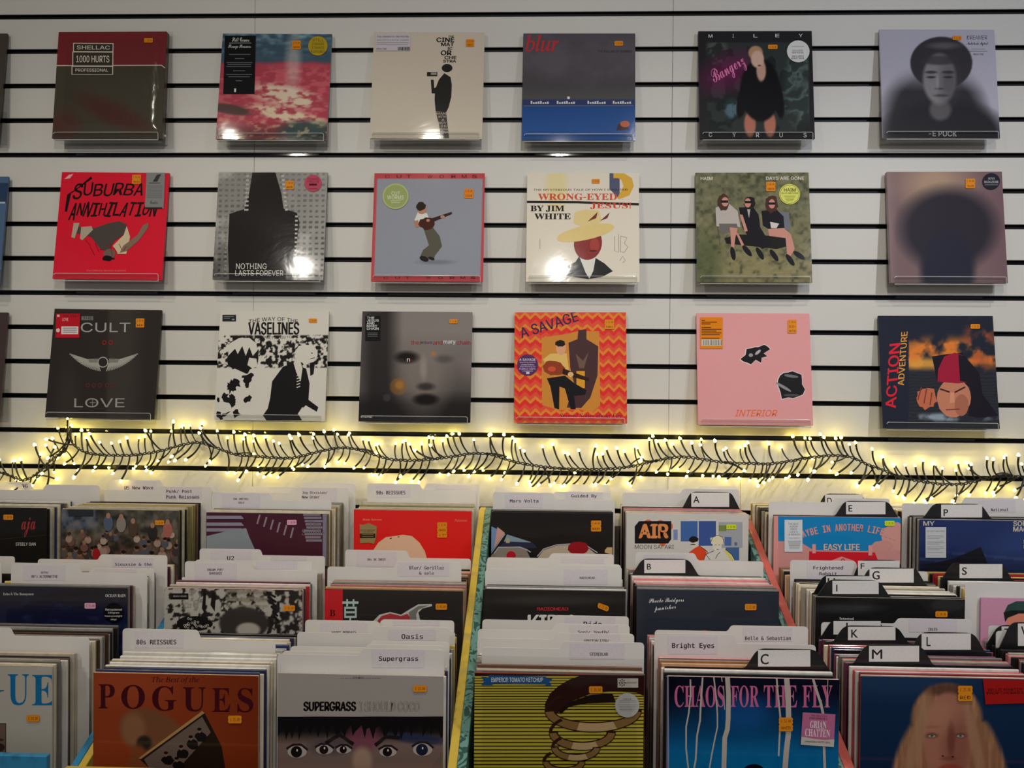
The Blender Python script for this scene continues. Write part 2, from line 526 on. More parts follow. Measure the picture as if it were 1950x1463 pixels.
# ------------------------------------------------------------------ record sleeves
def sleeve_mesh(w_, h_, t, key={}):
    k = (round(w_, 4), round(h_, 4), round(t, 4))
    if k not in key:
        key[k] = bevelled(0, w_, 0, t, -h_, 0, min(.0011, t*.3), 'sleeve', M_card)
    return key[k]

def sleeve(name, label, cat, mtx, color, t=.006, art=None, group=None, S=.315, bag=None):
    """Empty-like root = the sleeve's card box itself would hide its parts' names, so the root is an Empty with a card body"""
    root = link(name, None); root.matrix_world = mtx
    tag(root, label, cat, group)
    body = link('sleeve', sleeve_mesh(S, S, t), None, root); body.color = (*alb(color), 1)
    if art is not None: art.build(root)
    if bag:
        l, r_, top, bot = bag
        g = .0035
        pts = rounded([(-l, top), (S+r_, top), (S+r_, -S-bot), (-l, -S-bot)], [.004]*4, 2)
        nx, nz = 26, 26
        vs, fs = [], []
        rg = random.Random(3)
        for side, yy in ((0, -g), (1, t+g)):
            for j in range(nz+1):
                for i in range(nx+1):
                    x = -l+(S+l+r_)*i/nx; z = top-(S+top+bot)*j/nz
                    e_ = min(i, nx-i, j, nz-j)/3.0
                    pull = min(1, e_)
                    y = (t/2)+(yy-t/2)*pull+rg.uniform(-.0006, .0006)*(1 if 0 < e_ < 1.4 else .2)
                    vs.append((x, y, z))
        o2 = (nx+1)*(nz+1)
        for k in range(2):
            for j in range(nz):
                for i in range(nx):
                    a = k*o2+j*(nx+1)+i
                    fs.append((a, a+nx+1, a+nx+2, a+1) if k == 0 else (a, a+1, a+nx+2, a+nx+1))
        link('plastic_bag', pydata('plastic_bag', vs, fs, M_bag, True), None, root)
    return root

def frame(origin, right, up):
    right = right.normalized(); y = up.cross(right)*-1
    y = (-right.cross(up)).normalized()           # points into the wall (+Y)
    y = up.normalized().cross(right).normalized()
    z = right.cross(y).normalized()
    if y.y < 0: y = -y
    z = right.cross(y)
    m_ = Matrix.Identity(4)
    for i in range(3):
        m_[i][0], m_[i][1], m_[i][2], m_[i][3] = right[i], y[i], z[i], origin[i]
    return m_

YT, YB = .014, .052                                # how far a displayed sleeve's face stands off the wall, top and bottom
# ------------------------------------------------------------------ the eighteen displayed covers (print only; pictures on them are plain stand-ins)
K = .33846
WALL = []
def wall_cover(c, ox, oy, label, shelf_, edge, **kw):
    a = Art(*c, org=(ox, oy, K)); WALL.append(dict(c=c, art=a, label=label, shelf=shelf_, edge=edge, **kw)); return a
INK = (24, 22, 22); PAPER = (186, 182, 172)

# row 1
a = wall_cover([(109, 59), (315, 56), (97, 263), (310, 265)], 0, 0, 'boxed record with maroon top band and olive lower field in a clear bag', 'clear ledge under the boxed maroon and olive record', (60, 40, 36), t=.016, bag=(.001, .014, .004, .002))
def f(X, Y):
    im = np.zeros(X.shape+(3,))+(62, 58, 48); n = vnoise(X, Y, 180, 3)
    im = mixc(im, (n-.4)*.5, (50, 48, 40)); im = mixc(im, sm(X, Y, 640, 640, 210, 60, .8, 24)*.65, (74, 34, 32))
    im = mixc(im, sm(X, Y, 360, 700, 80, 80, 1)*.5, (78, 34, 34)); return im
a.bg(f, 60)
a.R(280, 150, 960, 362, (104, 38, 42)); a.L([(300, 366), (905, 362), (935, 378)], 5, (190, 180, 165))
for (x, y0, y1) in ((405, 236, 286), (401, 286, 368), (397, 368, 417)):
    a.R(x-1, y0, 632, y1, (190, 182, 168)); a.R(x+4, y0+4, 627, y1-3, (52, 46, 40))
a.T('SHELLAC', 425, 250, 612, 273, (200, 195, 180), 'i', .03); a.T('1000 HURTS', 422, 308, 610, 347, (200, 195, 180), 'i', .02); a.T('PROFESSIONAL', 418, 382, 604, 400, (200, 195, 180), 'i', .02)
a.price(805, 207, 855, 233, ('£ 50.00',))

a = wall_cover([(420, 62), (627, 63), (412, 265), (621, 267)], 0, 0, 'record cover with pink and teal cloudy sea and a black side label', 'clear ledge under the pink cloudy sea record', (120, 110, 100))
def f(X, Y):
    n = vnoise(X, Y, 90, 5, 4); n2 = vnoise(X, Y*2.2, 40, 8, 4)
    im = np.zeros(X.shape+(3,))+(150, 60, 72)
    im = mixc(im, st(350+30*(n-.5)-Y, -8, 12), (56, 74, 88)); im = mixc(im, st(350-Y, 0, 150)*(n2-.35)*1.6, (120, 160, 160))
    im = mixc(im, st(Y, 350, 400)*st(n2, .45, .6)*.5, (190, 100, 105))
    im = mixc(im, sm(X, Y, 1600, 540, 190, 60, .6, 12)*st(n2, .35, .55), (190, 172, 150))
    im = mixc(im, sm(X, Y, 1640, 660, 250, 40, .6, 14)*st(n2, .3, .5), (196, 178, 150))
    im = mixc(im, st(Y, 680, 740)*.75, (84, 50, 50)); im = mixc(im, sm(X, Y, 1720, 740, 150, 60, .6)*.9, (50, 68, 66))
    im = mixc(im, sm(X, Y, 1290, 615, 120, 28, .4, 10), (76, 60, 56)); im = mixc(im, st(n2, .55, .7)*st(Y, 640, 700)*.6, (175, 160, 120))
    return mixc(im, sm(X, Y, 1640, 360, 40, 160, 1)*.5, (190, 180, 170))
a.bg(f, 110)
s = a.sticker('obi_label'); s.R(1254, 197, 1428, 530, (20, 22, 24)); s.T('Still Corners', 1295, 208, 1392, 232, (200, 200, 195), 'S'); s.T('Strange Pleasures', 1275, 248, 1402, 276, (200, 200, 195), 'S')
s.R(1280, 239, 1404, 241, (170, 170, 165))
for i, y in enumerate((303, 327, 350, 361, 373, 397, 418, 431, 454)): s.R(1340-(60, 26, 72, 66, 72, 34, 72, 60, 18)[i], y, 1340+(60, 26, 72, 66, 66, 34, 72, 60, 18)[i], y+4, (92, 96, 96))
s.R(1315, 500, 1325, 520, (190, 190, 180))
a.price(1630, 226, 1682, 276, ('£ 27.00', 'GREEN'))
s = a.sticker(); s.E(1776, 256, 54, 56, (152, 130, 34))
for i, t in enumerate(('STILL', 'CORNERS', 'STRANGE', 'PLEASURES')): s.T(t, 1745-i*2, 215+i*22, 1808+i*2, 230+i*22, (90, 74, 20), 'i', .01)

a = wall_cover([(711, 54), (919, 55), (704, 264), (918, 265)], 660, 0, 'cream record cover with a tall narrow black upright shape and stacked lettering', 'clear ledge under the cream record with black upright shape', (170, 160, 145))
a.bg((176, 166, 150))
s = a.sticker('obi_label'); s.R(160, 172, 354, 272, (172, 166, 170)); s.T('THE CINEMATIC ORCHESTRA', 168, 184, 346, 194, INK, 'i', .02); s.T('MAN WITH A MOVIE CAMERA', 168, 205, 346, 214, (90, 90, 90), 'i')
s.R(166, 224, 346, 227, (110, 110, 110)); s.R(166, 233, 340, 236, (110, 110, 110)); s.T('NINJA TUNE', 166, 256, 222, 266, INK, 'i', .02)
for i in range(14): s.R(284+i*5, 250, 286+i*5+(i % 3), 270, INK)
for t, b_ in (('THE', (563, 180, 596, 192)), ('CINE', (498, 192, 598, 220)), ('MAT', (524, 222, 596, 244)), ('IC', (560, 248, 588, 266)), ('OR', (523, 268, 584, 298)), ('CHE', (544, 301, 612, 320)), ('STRA', (537, 323, 610, 340))):
    a.T(t, *b_, (30, 28, 28), 'i', .085)
a.P([(545, 402), (580, 425), (588, 470), (586, 540), (572, 600), (560, 626), (500, 624), (493, 560), (494, 500), (515, 440)], (34, 33, 30))
a.E(560, 372, 30, 24, (34, 33, 30)); a.P([(498, 520), (476, 520), (470, 440), (486, 440), (490, 490), (516, 470)], (34, 33, 30)); a.R(448, 395, 506, 420, (34, 33, 30)); a.R(470, 398, 502, 412, (130, 124, 112))
a.P([(500, 626), (558, 626), (566, 690), (578, 778), (532, 778), (520, 700)], (52, 50, 46))
for i, (t, x0, x1) in enumerate((('MAN', 504, 556), ('WITH', 514, 556), ('A', 534, 550), ('MOV', 518, 560), ('IE', 530, 566), ('CAM', 528, 572), ('ERA', 532, 574))): a.T(t, x0, 630+i*18, x1, 643+i*18, (160, 150, 136), 'i', .03)
a.price(662, 205, 709, 248, ('£ 23.00', 'GREY'))

a = wall_cover([(998, 65), (1208, 65), (995, 267), (1208, 268)], 660, 0, 'record cover with dark grey cloudy sky above a plain blue band', 'clear ledge under the grey sky and blue band record', (90, 90, 110))
def f(X, Y):
    n = vnoise(X, Y, 170, 9, 3); im = np.zeros(X.shape+(3,))+(72, 68, 74)
    im = mixc(im, st(Y, 200, 560)*.6, (60, 58, 58)); im = mixc(im, st(n, .4, .7)*.35*st(560-Y, 0, 150), (100, 96, 102))
    im = mixc(im, st(Y, 490, 560)*.8, (74, 74, 72))
    im = mixc(im, st(Y, 560, 566), (44, 52, 88)); im = mixc(im, st(Y, 598, 606), (34, 66, 118)); return mixc(im, st(Y, 600, 780)*.4, (48, 84, 140))
a.bg(f, 90)
a.L([(1000, 600), (1610, 598)], 3, (90, 104, 130))
for x0 in (1040, 1185, 1355, 1495):
    for k in range(8):
        a.R(x0+k*13, 572+(k*7 % 9), x0+k*13+9, 588, (180, 180, 176))
a.R(1243, 548, 1257, 562, (190, 190, 188)); a.P([(1515, 736), (1525, 700), (1560, 690), (1585, 730)], (60, 40, 50)); a.E(1562, 700, 26, 18, (158, 86, 62))
a.T('blur', 1010, 200, 1196, 296, (170, 46, 50), 'I', .02)
a.T('THE BALLAD OF DARREN', 1410, 287, 1600, 300, (50, 50, 54), 'i')
a.price(1503, 237, 1552, 264, ('£ 33.00',))

a = wall_cover([(1333, 59), (1547, 60), (1333, 265), (1551, 264)], 1290, 0, 'black record cover with pink script and a figure in a dark jacket', 'clear ledge under the black record with pink script', (40, 38, 40), t=.007)
def person(im, X, Y, cx, top, h, body, skin, hair):
    im = mixc(im, sm(X, Y, cx, top+.58*h, .19*h, .40*h, .12), body)
    im = mixc(im, sm(X, Y, cx, top+.30*h, .15*h, .13*h, .2), body)
    im = mixc(im, sm(X, Y, cx, top+.03*h, .065*h, .09*h, .3), hair); im = mixc(im, sm(X, Y, cx, top+.07*h, .052*h, .08*h, .3), skin)
    return im
def f(X, Y):
    n = vnoise(X, Y, 60, 12, 4); im = np.zeros(X.shape+(3,))+(34, 33, 35)
    ins = st(X, 165, 180)*st(745-X, 0, 12)*st(Y, 235, 245)*st(745-Y, 0, 10)
    im = mixc(im, ins*.8, (44, 52, 50)); im = mixc(im, ins*sm(X, Y, 690, 500, 90, 200, .5)*st(n, .3, .6), (86, 104, 98)); im = mixc(im, ins*sm(X, Y, 230, 290, 60, 70, .5)*.7, (76, 82, 74))
    im = mixc(im, ins*sm(X, Y, 310, 610, 42, 56, .4)*.8, (76, 100, 112)); im = mixc(im, ins*st(n, .52, .6)*.7, (24, 28, 28))
    im = mixc(im, sm(X, Y, 290, 410, 150, 90, 1.2, -25)*.55, (110, 20, 74))
    im = mixc(im, sm(X, Y, 410, 700, 32, 70, .3), (150, 96, 80)); im = mixc(im, sm(X, Y, 522, 700, 32, 70, .3), (150, 96, 80))
    im = mixc(im, sm(X, Y, 470, 510, 112, 175, .1), (20, 19, 22)); im = mixc(im, sm(X, Y, 372, 560, 30, 110, .2, 12), (20, 19, 22)); im = mixc(im, sm(X, Y, 570, 560, 28, 110, .2, -8), (20, 19, 22))
    im = mixc(im, sm(X, Y, 476, 400, 26, 60, .3), (160, 128, 112)); im = mixc(im, sm(X, Y, 446, 300, 40, 40, .2), (150, 120, 92)); im = mixc(im, sm(X, Y, 456, 336, 36, 48, .2), (176, 146, 130))
    im = mixc(im, sm(X, Y, 466, 372, 10, 4, .4), (110, 40, 50))
    return im
a.bg(f, 120)
for t, x in zip('MILEY', (195, 322, 446, 568, 698)): a.T(t, x-(11 if t != 'I' else 3), 193, x+(11 if t != 'I' else 3), 212, (205, 205, 205), 'i')
for t, x in zip('CYRUS', (188, 321, 452, 583, 716)): a.T(t, x-9, 748, x+9, 772, (200, 200, 200), 'i')
a.T('Bangerz', 190, 345, 398, 452, (210, 110, 160), 'S', 0, -32)
a.price(514, 256, 568, 280, ('£ 35.00',))
s = a.sticker(); s.E(682, 294, 63, 62, (186, 186, 184))
for i, t in enumerate(('EXCLUSIVE', 'NEW POSTER', 'INCLUDES', 'BONUS TRACK')): s.T(t, 650-i*2, 285+i*12+(8 if i > 1 else 0), 708+i*2, 294+i*12+(8 if i > 1 else 0), (50, 50, 50), 'i', .02)
s.R(645, 265, 715, 269, (150, 150, 140))

a = wall_cover([(1677, 57), (1892, 59), (1682, 263), (1904, 263)], 1290, 0, 'pale record cover with a grey portrait of a person in a knitted hat', 'clear ledge under the pale grey portrait record', (150, 150, 160))
def f(X, Y):
    n = vnoise(X, Y, 40, 15, 3); im = np.zeros(X.shape+(3,))+(152, 150, 162)
    im = mixc(im, sm(X, Y, 1450, 700, 280, 330, .35)*st(Y, 380, 520), (44, 43, 47)); im = mixc(im, sm(X, Y, 1500, 760, 340, 190, .3), (36, 36, 40))
    im = mixc(im, sm(X, Y, 1486, 360, 172, 148, .05), (48, 46, 50)); im = mixc(im, sm(X, Y, 1500, 262, 80, 18, 1)*.6, (96, 94, 98))
    im = mixc(im, sm(X, Y, 1480, 620, 60, 60, .4), (80, 78, 80)); im = mixc(im, sm(X, Y, 1476, 450, 92, 140, .2), (112, 109, 112))
    im = mixc(im, sm(X, Y, 1530, 470, 50, 110, 1.2)*.6, (60, 58, 62)); im = mixc(im, sm(X, Y, 1478, 345, 100, 26, .5)*.8, (50, 48, 52))
    for x in (1430, 1524):
        im = mixc(im, sm(X, Y, x, 412, 34, 8, .6)*.8, (40, 38, 42)); im = mixc(im, sm(X, Y, x, 440, 26, 6, .6), (44, 42, 46))
    im = mixc(im, sm(X, Y, 1478, 504, 26, 6, .9)*.8, (60, 58, 60)); im = mixc(im, sm(X, Y, 1486, 542, 40, 8, .8)*.8, (62, 54, 58)); im = mixc(im, sm(X, Y, 1465, 465, 8, 40, 1)*.5, (140, 138, 140))
    return im
a.bg(f, 120)
a.T('-E PUCK', 1415, 738, 1572, 768, (150, 148, 148), 'i', .03)
a.T('DREAMER', 1628, 206, 1740, 229, (70, 68, 74), 'i'); a.T('Nabihah Iqbal', 1626, 242, 1746, 266, INK, 'S', .01); a.R(1652, 281, 1728, 283, (90, 90, 90)); a.R(1640, 293, 1742, 296, (90, 90, 90)); a.T('NINJA TUNE', 1664, 306, 1720, 317, (50, 50, 55), 'i', .01)
a.price(1546, 209, 1598, 232, ('£ 31.00',))

# row 2
a = wall_cover([(106, 328), (318, 330), (96, 531), (312, 534)], 0, 300, 'red record cover with jagged black lettering over a tumbling figure', 'clear ledge under the red record with jagged lettering', (150, 25, 38))
a.bg((186, 26, 44))
def jag(t, x0, y0, x1, y1, rot, seed):
    r = random.Random(seed); n = len(t); w_ = (x1-x0)/n
    for i, ch in enumerate(t):
        k = 1.35 if i == 0 else 1
        dy = (y1-y0)*(k-1)
        a.T(ch, x0+i*w_+2, y0-r.uniform(0, 8), x0+(i+1)*w_-3, y1+dy+r.uniform(-6, 6), INK, 'i', .03, r.uniform(-7, 7)+rot, .25)
jag('SUBURBA', 382, 150, 800, 215, -3, 3); jag('ANNIHILATION', 370, 260, 880, 335, 2, 4)
a.P([(485, 108), (492, 120), (350, 212), (340, 305), (352, 310), (372, 205)], INK)
a.P([(355, 100), (382, 94), (362, 120), (330, 124)], (195, 150, 150))
GR = (66, 60, 56)
a.P([(395, 385), (440, 395), (520, 400), (600, 372), (660, 362), (705, 380), (700, 430), (640, 470), (600, 530), (560, 520), (500, 450), (400, 425)], GR); a.P([(395, 372), (430, 372), (405, 458), (385, 452)], (150, 138, 120)); a.P([(440, 395), (500, 390), (510, 410), (450, 470), (436, 460)], (150, 138, 120))
a.P([(705, 390), (728, 450), (710, 545), (660, 545), (630, 500), (690, 440)], (176, 162, 132)); a.P([(672, 540), (690, 500), (770, 440), (800, 385), (832, 370), (828, 402), (780, 470), (710, 530)], (112, 92, 78)); a.E(612, 545, 34, 28, (96, 82, 72)); a.B(604, 570, 34, 14, INK, .2, 2)
for i in range(9): a.L([(470+i*28, 470+(i*37 % 60)), (500+i*26, 500+(i*53 % 70))], 3, (110, 14, 26))
a.T('The California Hardcore Explosion', 482, 633, 712, 645, (214, 120, 120), 'i')
a.price(725, 100, 778, 152, ('£ 32.00', 'PINK & BLACK'))
s = a.sticker('obi_label'); s.R(808, 88, 916, 292, (112, 112, 112)); s.R(808, 284, 908, 292, (40, 40, 40)); s.P([(868, 100), (894, 96), (872, 140), (846, 140)], (50, 50, 50)); s.R(826, 144, 888, 150, (70, 70, 70))
for i in range(11): s.R(816, 160+i*7, 904, 162+i*7, (84, 84, 84))
s.T('Frontier', 835, 244, 882, 266, (50, 50, 50), 'S')

a = wall_cover([(413, 328), (621, 329), (405, 533), (615, 534)], 0, 300, 'silver and black record cover with a broad dark tower shape', 'clear ledge under the silver and black record', (90, 90, 90))
def f(X, Y):
    im = np.zeros(X.shape+(3,))+(118, 116, 112); n = vnoise(X, Y, 90, 21, 3)
    im = mixc(im, st(X, 1500, 1800)*.5, (148, 146, 142)); im = mixc(im, st(Y, 380, 680)*.65*st(1420-X, 0, 200), (46, 45, 44))
    g = ((np.mod(X, 34) < 17) & (np.mod(Y, 30) < 12)); im = mixc(im, g*(.25+.5*st(Y, 150, 600)), (40, 39, 38)); return mixc(im, st(n, .55, .8)*.4, (190, 188, 180))
a.bg(f, 130)
a.P([(1410, 85), (1540, 85), (1575, 200), (1590, 290), (1665, 315), (1680, 370), (1665, 500), (1650, 690), (1290, 690), (1280, 500), (1285, 320), (1370, 292), (1395, 200)], (28, 26, 26))
for i in range(9):
    y = 100+i*24; a.R(1376-i*1, y, 1392, y+10, (150, 148, 140)); a.R(1574+i*3, y, 1590+i*3, y+10, (160, 158, 150))
for i in range(14): a.R(1655, 330+i*24, 1670, 340+i*24, (160, 158, 150)); a.R(1262, 340+i*24, 1274, 350+i*24, (120, 118, 110))
a.T('NOTHING', 1328, 598, 1500, 630, (190, 186, 178), 'i'); a.T('LASTS FOREVER', 1325, 636, 1594, 668, (190, 186, 178), 'i')
a.price(1598, 134, 1648, 182, ('£ 30.00', 'RED'))
s = a.sticker(); s.E(1754, 148, 49, 48, (158, 64, 82)); s.T('TEENAGE', 1722, 118, 1786, 130, (100, 24, 40), 'i', .01); s.T('FANCLUB', 1722, 132, 1786, 144, (100, 24, 40), 'i', .01); s.R(1732, 150, 1776, 162, (70, 20, 34)); s.R(1730, 178, 1780, 181, (90, 24, 40))

a = wall_cover([(713, 333), (918, 333), (709, 536), (917, 537)], 660, 300, 'red edged record cover with grey field and a small guitar player', 'clear ledge under the red edged grey record', (150, 50, 54))
def f(X, Y):
    im = np.zeros(X.shape+(3,))+(164, 62, 66)
    ins = st(X-(172-(Y-128)*.018), -3, 3)*st((752-(Y-128)*.014)-X, -3, 3)*st(Y, 125, 131)*st(668-Y, -3, 3)
    g = np.zeros(X.shape+(3,))+(128, 130, 138); g = mixc(g, st(Y, 128, 668)*.4, (112, 118, 130)); g = mixc(g, sm(X, Y, 500, 592, 90, 12, 1)*.5, (80, 84, 92))
    return im*(1-ins[..., None])+g*ins[..., None]
a.bg(f, 120)
for t, x in zip('CUTWORMS', (228, 292, 346, 462, 527, 592, 650, 706)):
    a.T(t, x-13, 107, x+13, 124, (60, 24, 26), 'i', .01); a.T(t, x-14, 671, x+12, 684, (60, 24, 26), 'i', .01)
s = a.sticker(); s.E(275, 228, 72, 72, (150, 160, 106), 0, 40); s.E(275, 228, 64, 64, (132, 142, 88)); s.T('CUT', 252, 201, 300, 221, (200, 205, 180), 'i', .01); s.T('WORMS', 230, 223, 320, 246, (200, 205, 180), 'i', .01); s.R(248, 252, 306, 255, (180, 186, 150)); s.R(252, 262, 300, 265, (180, 186, 150))
a.P([(432, 410), (480, 398), (520, 450), (533, 505), (495, 555), (490, 575), (440, 578), (415, 560), (430, 525), (462, 500)], (78, 74, 64)); a.E(436, 574, 26, 14, (30, 28, 28), 20); a.E(476, 572, 18, 8, (30, 28, 28), 20)
a.P([(400, 312), (448, 322), (460, 350), (420, 400), (380, 360)], (186, 186, 180)); a.P([(376, 366), (400, 360), (410, 396), (390, 402)], (150, 106, 84)); a.E(420, 300, 26, 28, (156, 112, 90)); a.B(415, 284, 28, 24, (40, 30, 24), .12, 4)
a.B(448, 378, 42, 34, (62, 30, 22), .15, 5, 16, -10); a.P([(470, 352), (584, 314), (586, 326), (478, 372)], (48, 30, 26)); a.E(534, 342, 12, 9, (156, 112, 90)); a.E(455, 362, 10, 8, (156, 112, 90))
a.price(650, 186, 702, 238, ('£ 25.00', 'CLEAR'), (255, 150, 34))

a = wall_cover([(1004, 334), (1216, 335), (1003, 537), (1216, 538)], 660, 300, 'white record cover with a painted figure in a straw hat', 'clear ledge under the white record with straw hat figure', (176, 168, 150))
def f(X, Y):
    im = np.zeros(X.shape+(3,))+(196, 188, 172); return mixc(im, sm(X, Y, 1180, 180, 60, 130, .5)*.6, (190, 176, 112))
a.bg(f, 40)
a.P([(1478, 102), (1535, 102), (1535, 250), (1478, 190)], (70, 74, 96)); a.P([(1500, 102), (1560, 102), (1604, 130), (1614, 175), (1590, 225), (1545, 244), (1520, 244), (1540, 205), (1556, 175), (1545, 140), (1525, 130), (1500, 130)], (186, 144, 50))
a.T('THE MYSTERIOUS TALE OF HOW I SHOUTED', 1052, 189, 1580, 200, INK, 'i', .03)
a.T('WRONG-EYED', 1078, 215, 1520, 252, (178, 70, 44), 'R', .02); a.L([(1016, 262), (1300, 264), (1642, 276)], 13, (30, 28, 28)); a.T('JESUS!', 1370, 266, 1598, 302, (178, 62, 40), 'R', .02)
a.T('BY JIM', 1036, 282, 1226, 318, INK, 'R', .03); a.T('WHITE', 1058, 326, 1262, 359, INK, 'R', .03)
a.P([(1205, 640), (1290, 590), (1310, 560), (1365, 680), (1400, 570), (1450, 600), (1496, 642), (1440, 672), (1360, 686), (1240, 668)], (36, 38, 38)); a.P([(1308, 558), (1400, 572), (1388, 640), (1366, 684), (1345, 650)], (196, 192, 184))
a.E(1358, 490, 78, 92, (118, 44, 42), 10); a.E(1370, 420, 78, 26, (40, 34, 36)); a.E(1395, 500, 26, 40, (140, 58, 50)); a.E(1380, 456, 14, 5, (60, 20, 22)); a.E(1388, 532, 22, 5, (70, 24, 26))
a.E(1344, 432, 164, 40, (192, 170, 112), -12); a.P([(1276, 380), (1284, 320), (1340, 304), (1420, 310), (1436, 366), (1400, 392), (1320, 396)], (196, 176, 122))
a.P([(1355, 372), (1412, 318), (1404, 352)], (98, 42, 38)); a.P([(1424, 368), (1480, 320), (1466, 352)], (98, 42, 38))
for p in ([(1505, 450), (1505, 530), (1528, 540), (1528, 440)], [(1540, 450), (1575, 460), (1560, 490), (1580, 510), (1560, 540), (1538, 536), (1540, 450)], [(1090, 465), (1090, 520)], [(1535, 585), (1550, 560), (1566, 585), (1550, 596)]): a.L(p, 2.5, (120, 116, 108))
a.price(1378, 136, 1424, 160, ('£ 27.00',))

a = wall_cover([(1328, 332), (1541, 332), (1329, 538), (1546, 538)], 1290, 300, 'green lawn record cover with three people sitting on a folding seat', 'clear ledge under the lawn record with three people', (100, 98, 84))
def f(X, Y):
    n = vnoise(X, Y, 24, 30, 4); im = np.zeros(X.shape+(3,))+(88, 88, 66); im = mixc(im, st(Y, 300, 700)*.7, (124, 112, 74)); im = mixc(im, (n-.4)*1.2, (136, 130, 96)); im = mixc(im, st(.42-n, 0, .2)*.8, (58, 62, 46))
    return mixc(im, sm(X, Y, 160, 600, 90, 160, 1)*.6, (58, 68, 44))
a.bg(f, 120)
a.T('HAIM', 141, 118, 208, 136, (196, 192, 180), 'i', .03); a.T('DAYS ARE GONE', 505, 117, 716, 136, (196, 192, 180), 'i', .03)
SK = (170, 120, 106); DK = (26, 24, 28)
a.P([(560, 310), (630, 318), (636, 420), (580, 400)], (96, 98, 106)); a.L([(232, 380), (245, 500), (290, 440)], 5, (70, 66, 60)); a.P([(270, 460), (350, 440), (620, 450), (640, 500), (560, 520), (280, 490)], (28, 26, 24))
a.P([(222, 290), (300, 270), (345, 310), (360, 400), (330, 395), (226, 395)], (158, 150, 144)); a.P([(240, 380), (340, 380), (345, 410), (250, 445)], (92, 88, 84)); a.P([(300, 400), (345, 405), (330, 460), (322, 520), (308, 520), (304, 450)], SK); a.P([(330, 420), (350, 440), (380, 500), (366, 506)], SK)
a.B(266, 262, 32, 48, (64, 44, 34), .1, 3); a.E(276, 258, 20, 26, SK); a.R(252, 250, 294, 264, DK)
a.P([(352, 290), (430, 285), (462, 330), (470, 400), (530, 500), (480, 520), (420, 480), (370, 400)], DK); a.B(412, 262, 32, 34, (34, 28, 26), .1, 5); a.E(402, 264, 18, 26, SK); a.R(386, 254, 424, 267, DK); a.P([(398, 300), (416, 300), (408, 350)], (150, 146, 146)); a.P([(356, 330), (372, 330), (400, 420), (384, 426)], SK)
a.P([(478, 310), (560, 300), (600, 340), (604, 404), (520, 412), (484, 390)], DK); a.B(534, 270, 36, 50, (66, 42, 34), .12, 8); a.E(536, 270, 18, 26, SK); a.R(516, 262, 556, 275, DK); a.P([(512, 410), (600, 404), (640, 440), (660, 520), (636, 560), (618, 560), (610, 460), (520, 448)], SK); a.P([(525, 370), (575, 380), (560, 405), (530, 405)], (180, 172, 168))
for (x, y, r_) in ((316, 545, 80), (395, 530, 50), (466, 545, 60), (545, 555, 55), (634, 580, 55), (684, 555, 35)): a.E(x, y, 38, 14, DK, r_)
a.price(503, 148, 557, 200, ('£ 40.00', 'GREEN'))
s = a.sticker(); s.E(634, 217, 58, 57, (188, 190, 92)); s.E(634, 217, 54, 53, (120, 122, 50)); s.E(634, 217, 51, 50, (188, 190, 92)); s.T('HAIM', 603, 184, 668, 203, INK, 'i', .03); s.T('DAYS ARE GONE', 590, 207, 682, 216, INK, 'i', .02)
for i in range(5): s.R(600+i*4, 226+i*7, 668-i*4, 228+i*7, (90, 92, 50))

a = wall_cover([(1688, 332), (1903, 332), (1697, 539), (1919, 539)], 1290, 300, 'dusky mauve record cover with a large blurred dark rounded shape', 'clear ledge under the dusky mauve record', (120, 104, 104), t=.012)
def f(X, Y):
    im = np.zeros(X.shape+(3,))+(104, 84, 86); im = mixc(im, sm(X, Y, 1440, 150, 170, 130, 1.3), (148, 124, 106)); im = mixc(im, st(1240-X, 0, 60)*.6, (130, 112, 110)); im = mixc(im, st(X, 1700, 1840)*.4, (92, 66, 76))
    im = mixc(im, sm(X, Y, 1520, 410, 265, 220, .38), (42, 39, 46)); return mixc(im, sm(X, Y, 1520, 640, 150, 220, .3), (38, 38, 50))
a.bg(f, 70)
a.price(1610, 135, 1664, 188, ('£ 35.00', 'YELLOW'))
s = a.sticker(); s.E(1752, 150, 48, 46, (34, 34, 40)); s.T("SUN'S", 1735, 128, 1770, 141, (160, 160, 165), 'R'); s.T('SIGNATURE', 1713, 147, 1793, 160, (160, 160, 165), 'R'); s.R(1716, 168, 1790, 171, (110, 110, 116))

# row 3
a = wall_cover([(99, 590), (305, 593), (86, 795), (293, 799)], 0, 570, 'black record cover with pale winged fan shape and a red corner label', 'clear ledge under the black record with red corner label', (40, 36, 34))
def f(X, Y):
    im = np.zeros(X.shape+(3,))+(42, 37, 34); im = mixc(im, st(X, 590, 610)*st(820-X, 0, 100)*.5, (64, 60, 54)); return mixc(im, sm(X, Y, 380, 600, 60, 200, 1)*.4, (60, 54, 48))
a.bg(f, 50)
a.R(446, 102, 513, 124, (96, 96, 92)); a.T('THE', 455, 106, 506, 120, (50, 48, 46), 'i', .02); a.T('CULT', 444, 138, 724, 192, (140, 140, 136), 'i')
for k in range(24):
    an = math.radians(198-k*9.2) if 0 else None
for sgn in (-1, 1):
    for k in range(20):
        t = k/19; x0 = 577+sgn*(30+30*t); y0 = 355+10*(1-t)
        x1 = 577+sgn*(18+175*t); y1 = 410-95*t**2.2-8*math.sin(t*3)
        a.L([(x0, y0), (x1, y1)], 5, (142, 140, 130))
    a.P([(577+sgn*30, 340), (577+sgn*88, 342), (577+sgn*80, 362), (577+sgn*30, 362)], (112, 110, 100))
a.ring(574, 360, 30, 30, 5, (150, 148, 140), 0, 360, 0, 30)
a.T('LOVE', 418, 560, 700, 610, (134, 132, 126), 'i'); a.L([(505, 584), (538, 584)], 3, (134, 132, 126)); a.L([(521, 566), (521, 604)], 3, (134, 132, 126))
for i, x in enumerate((580, 616)): a.ring(x, 250, 13, 13, 5, (130, 34, 34), 0, 360, 0, 16)
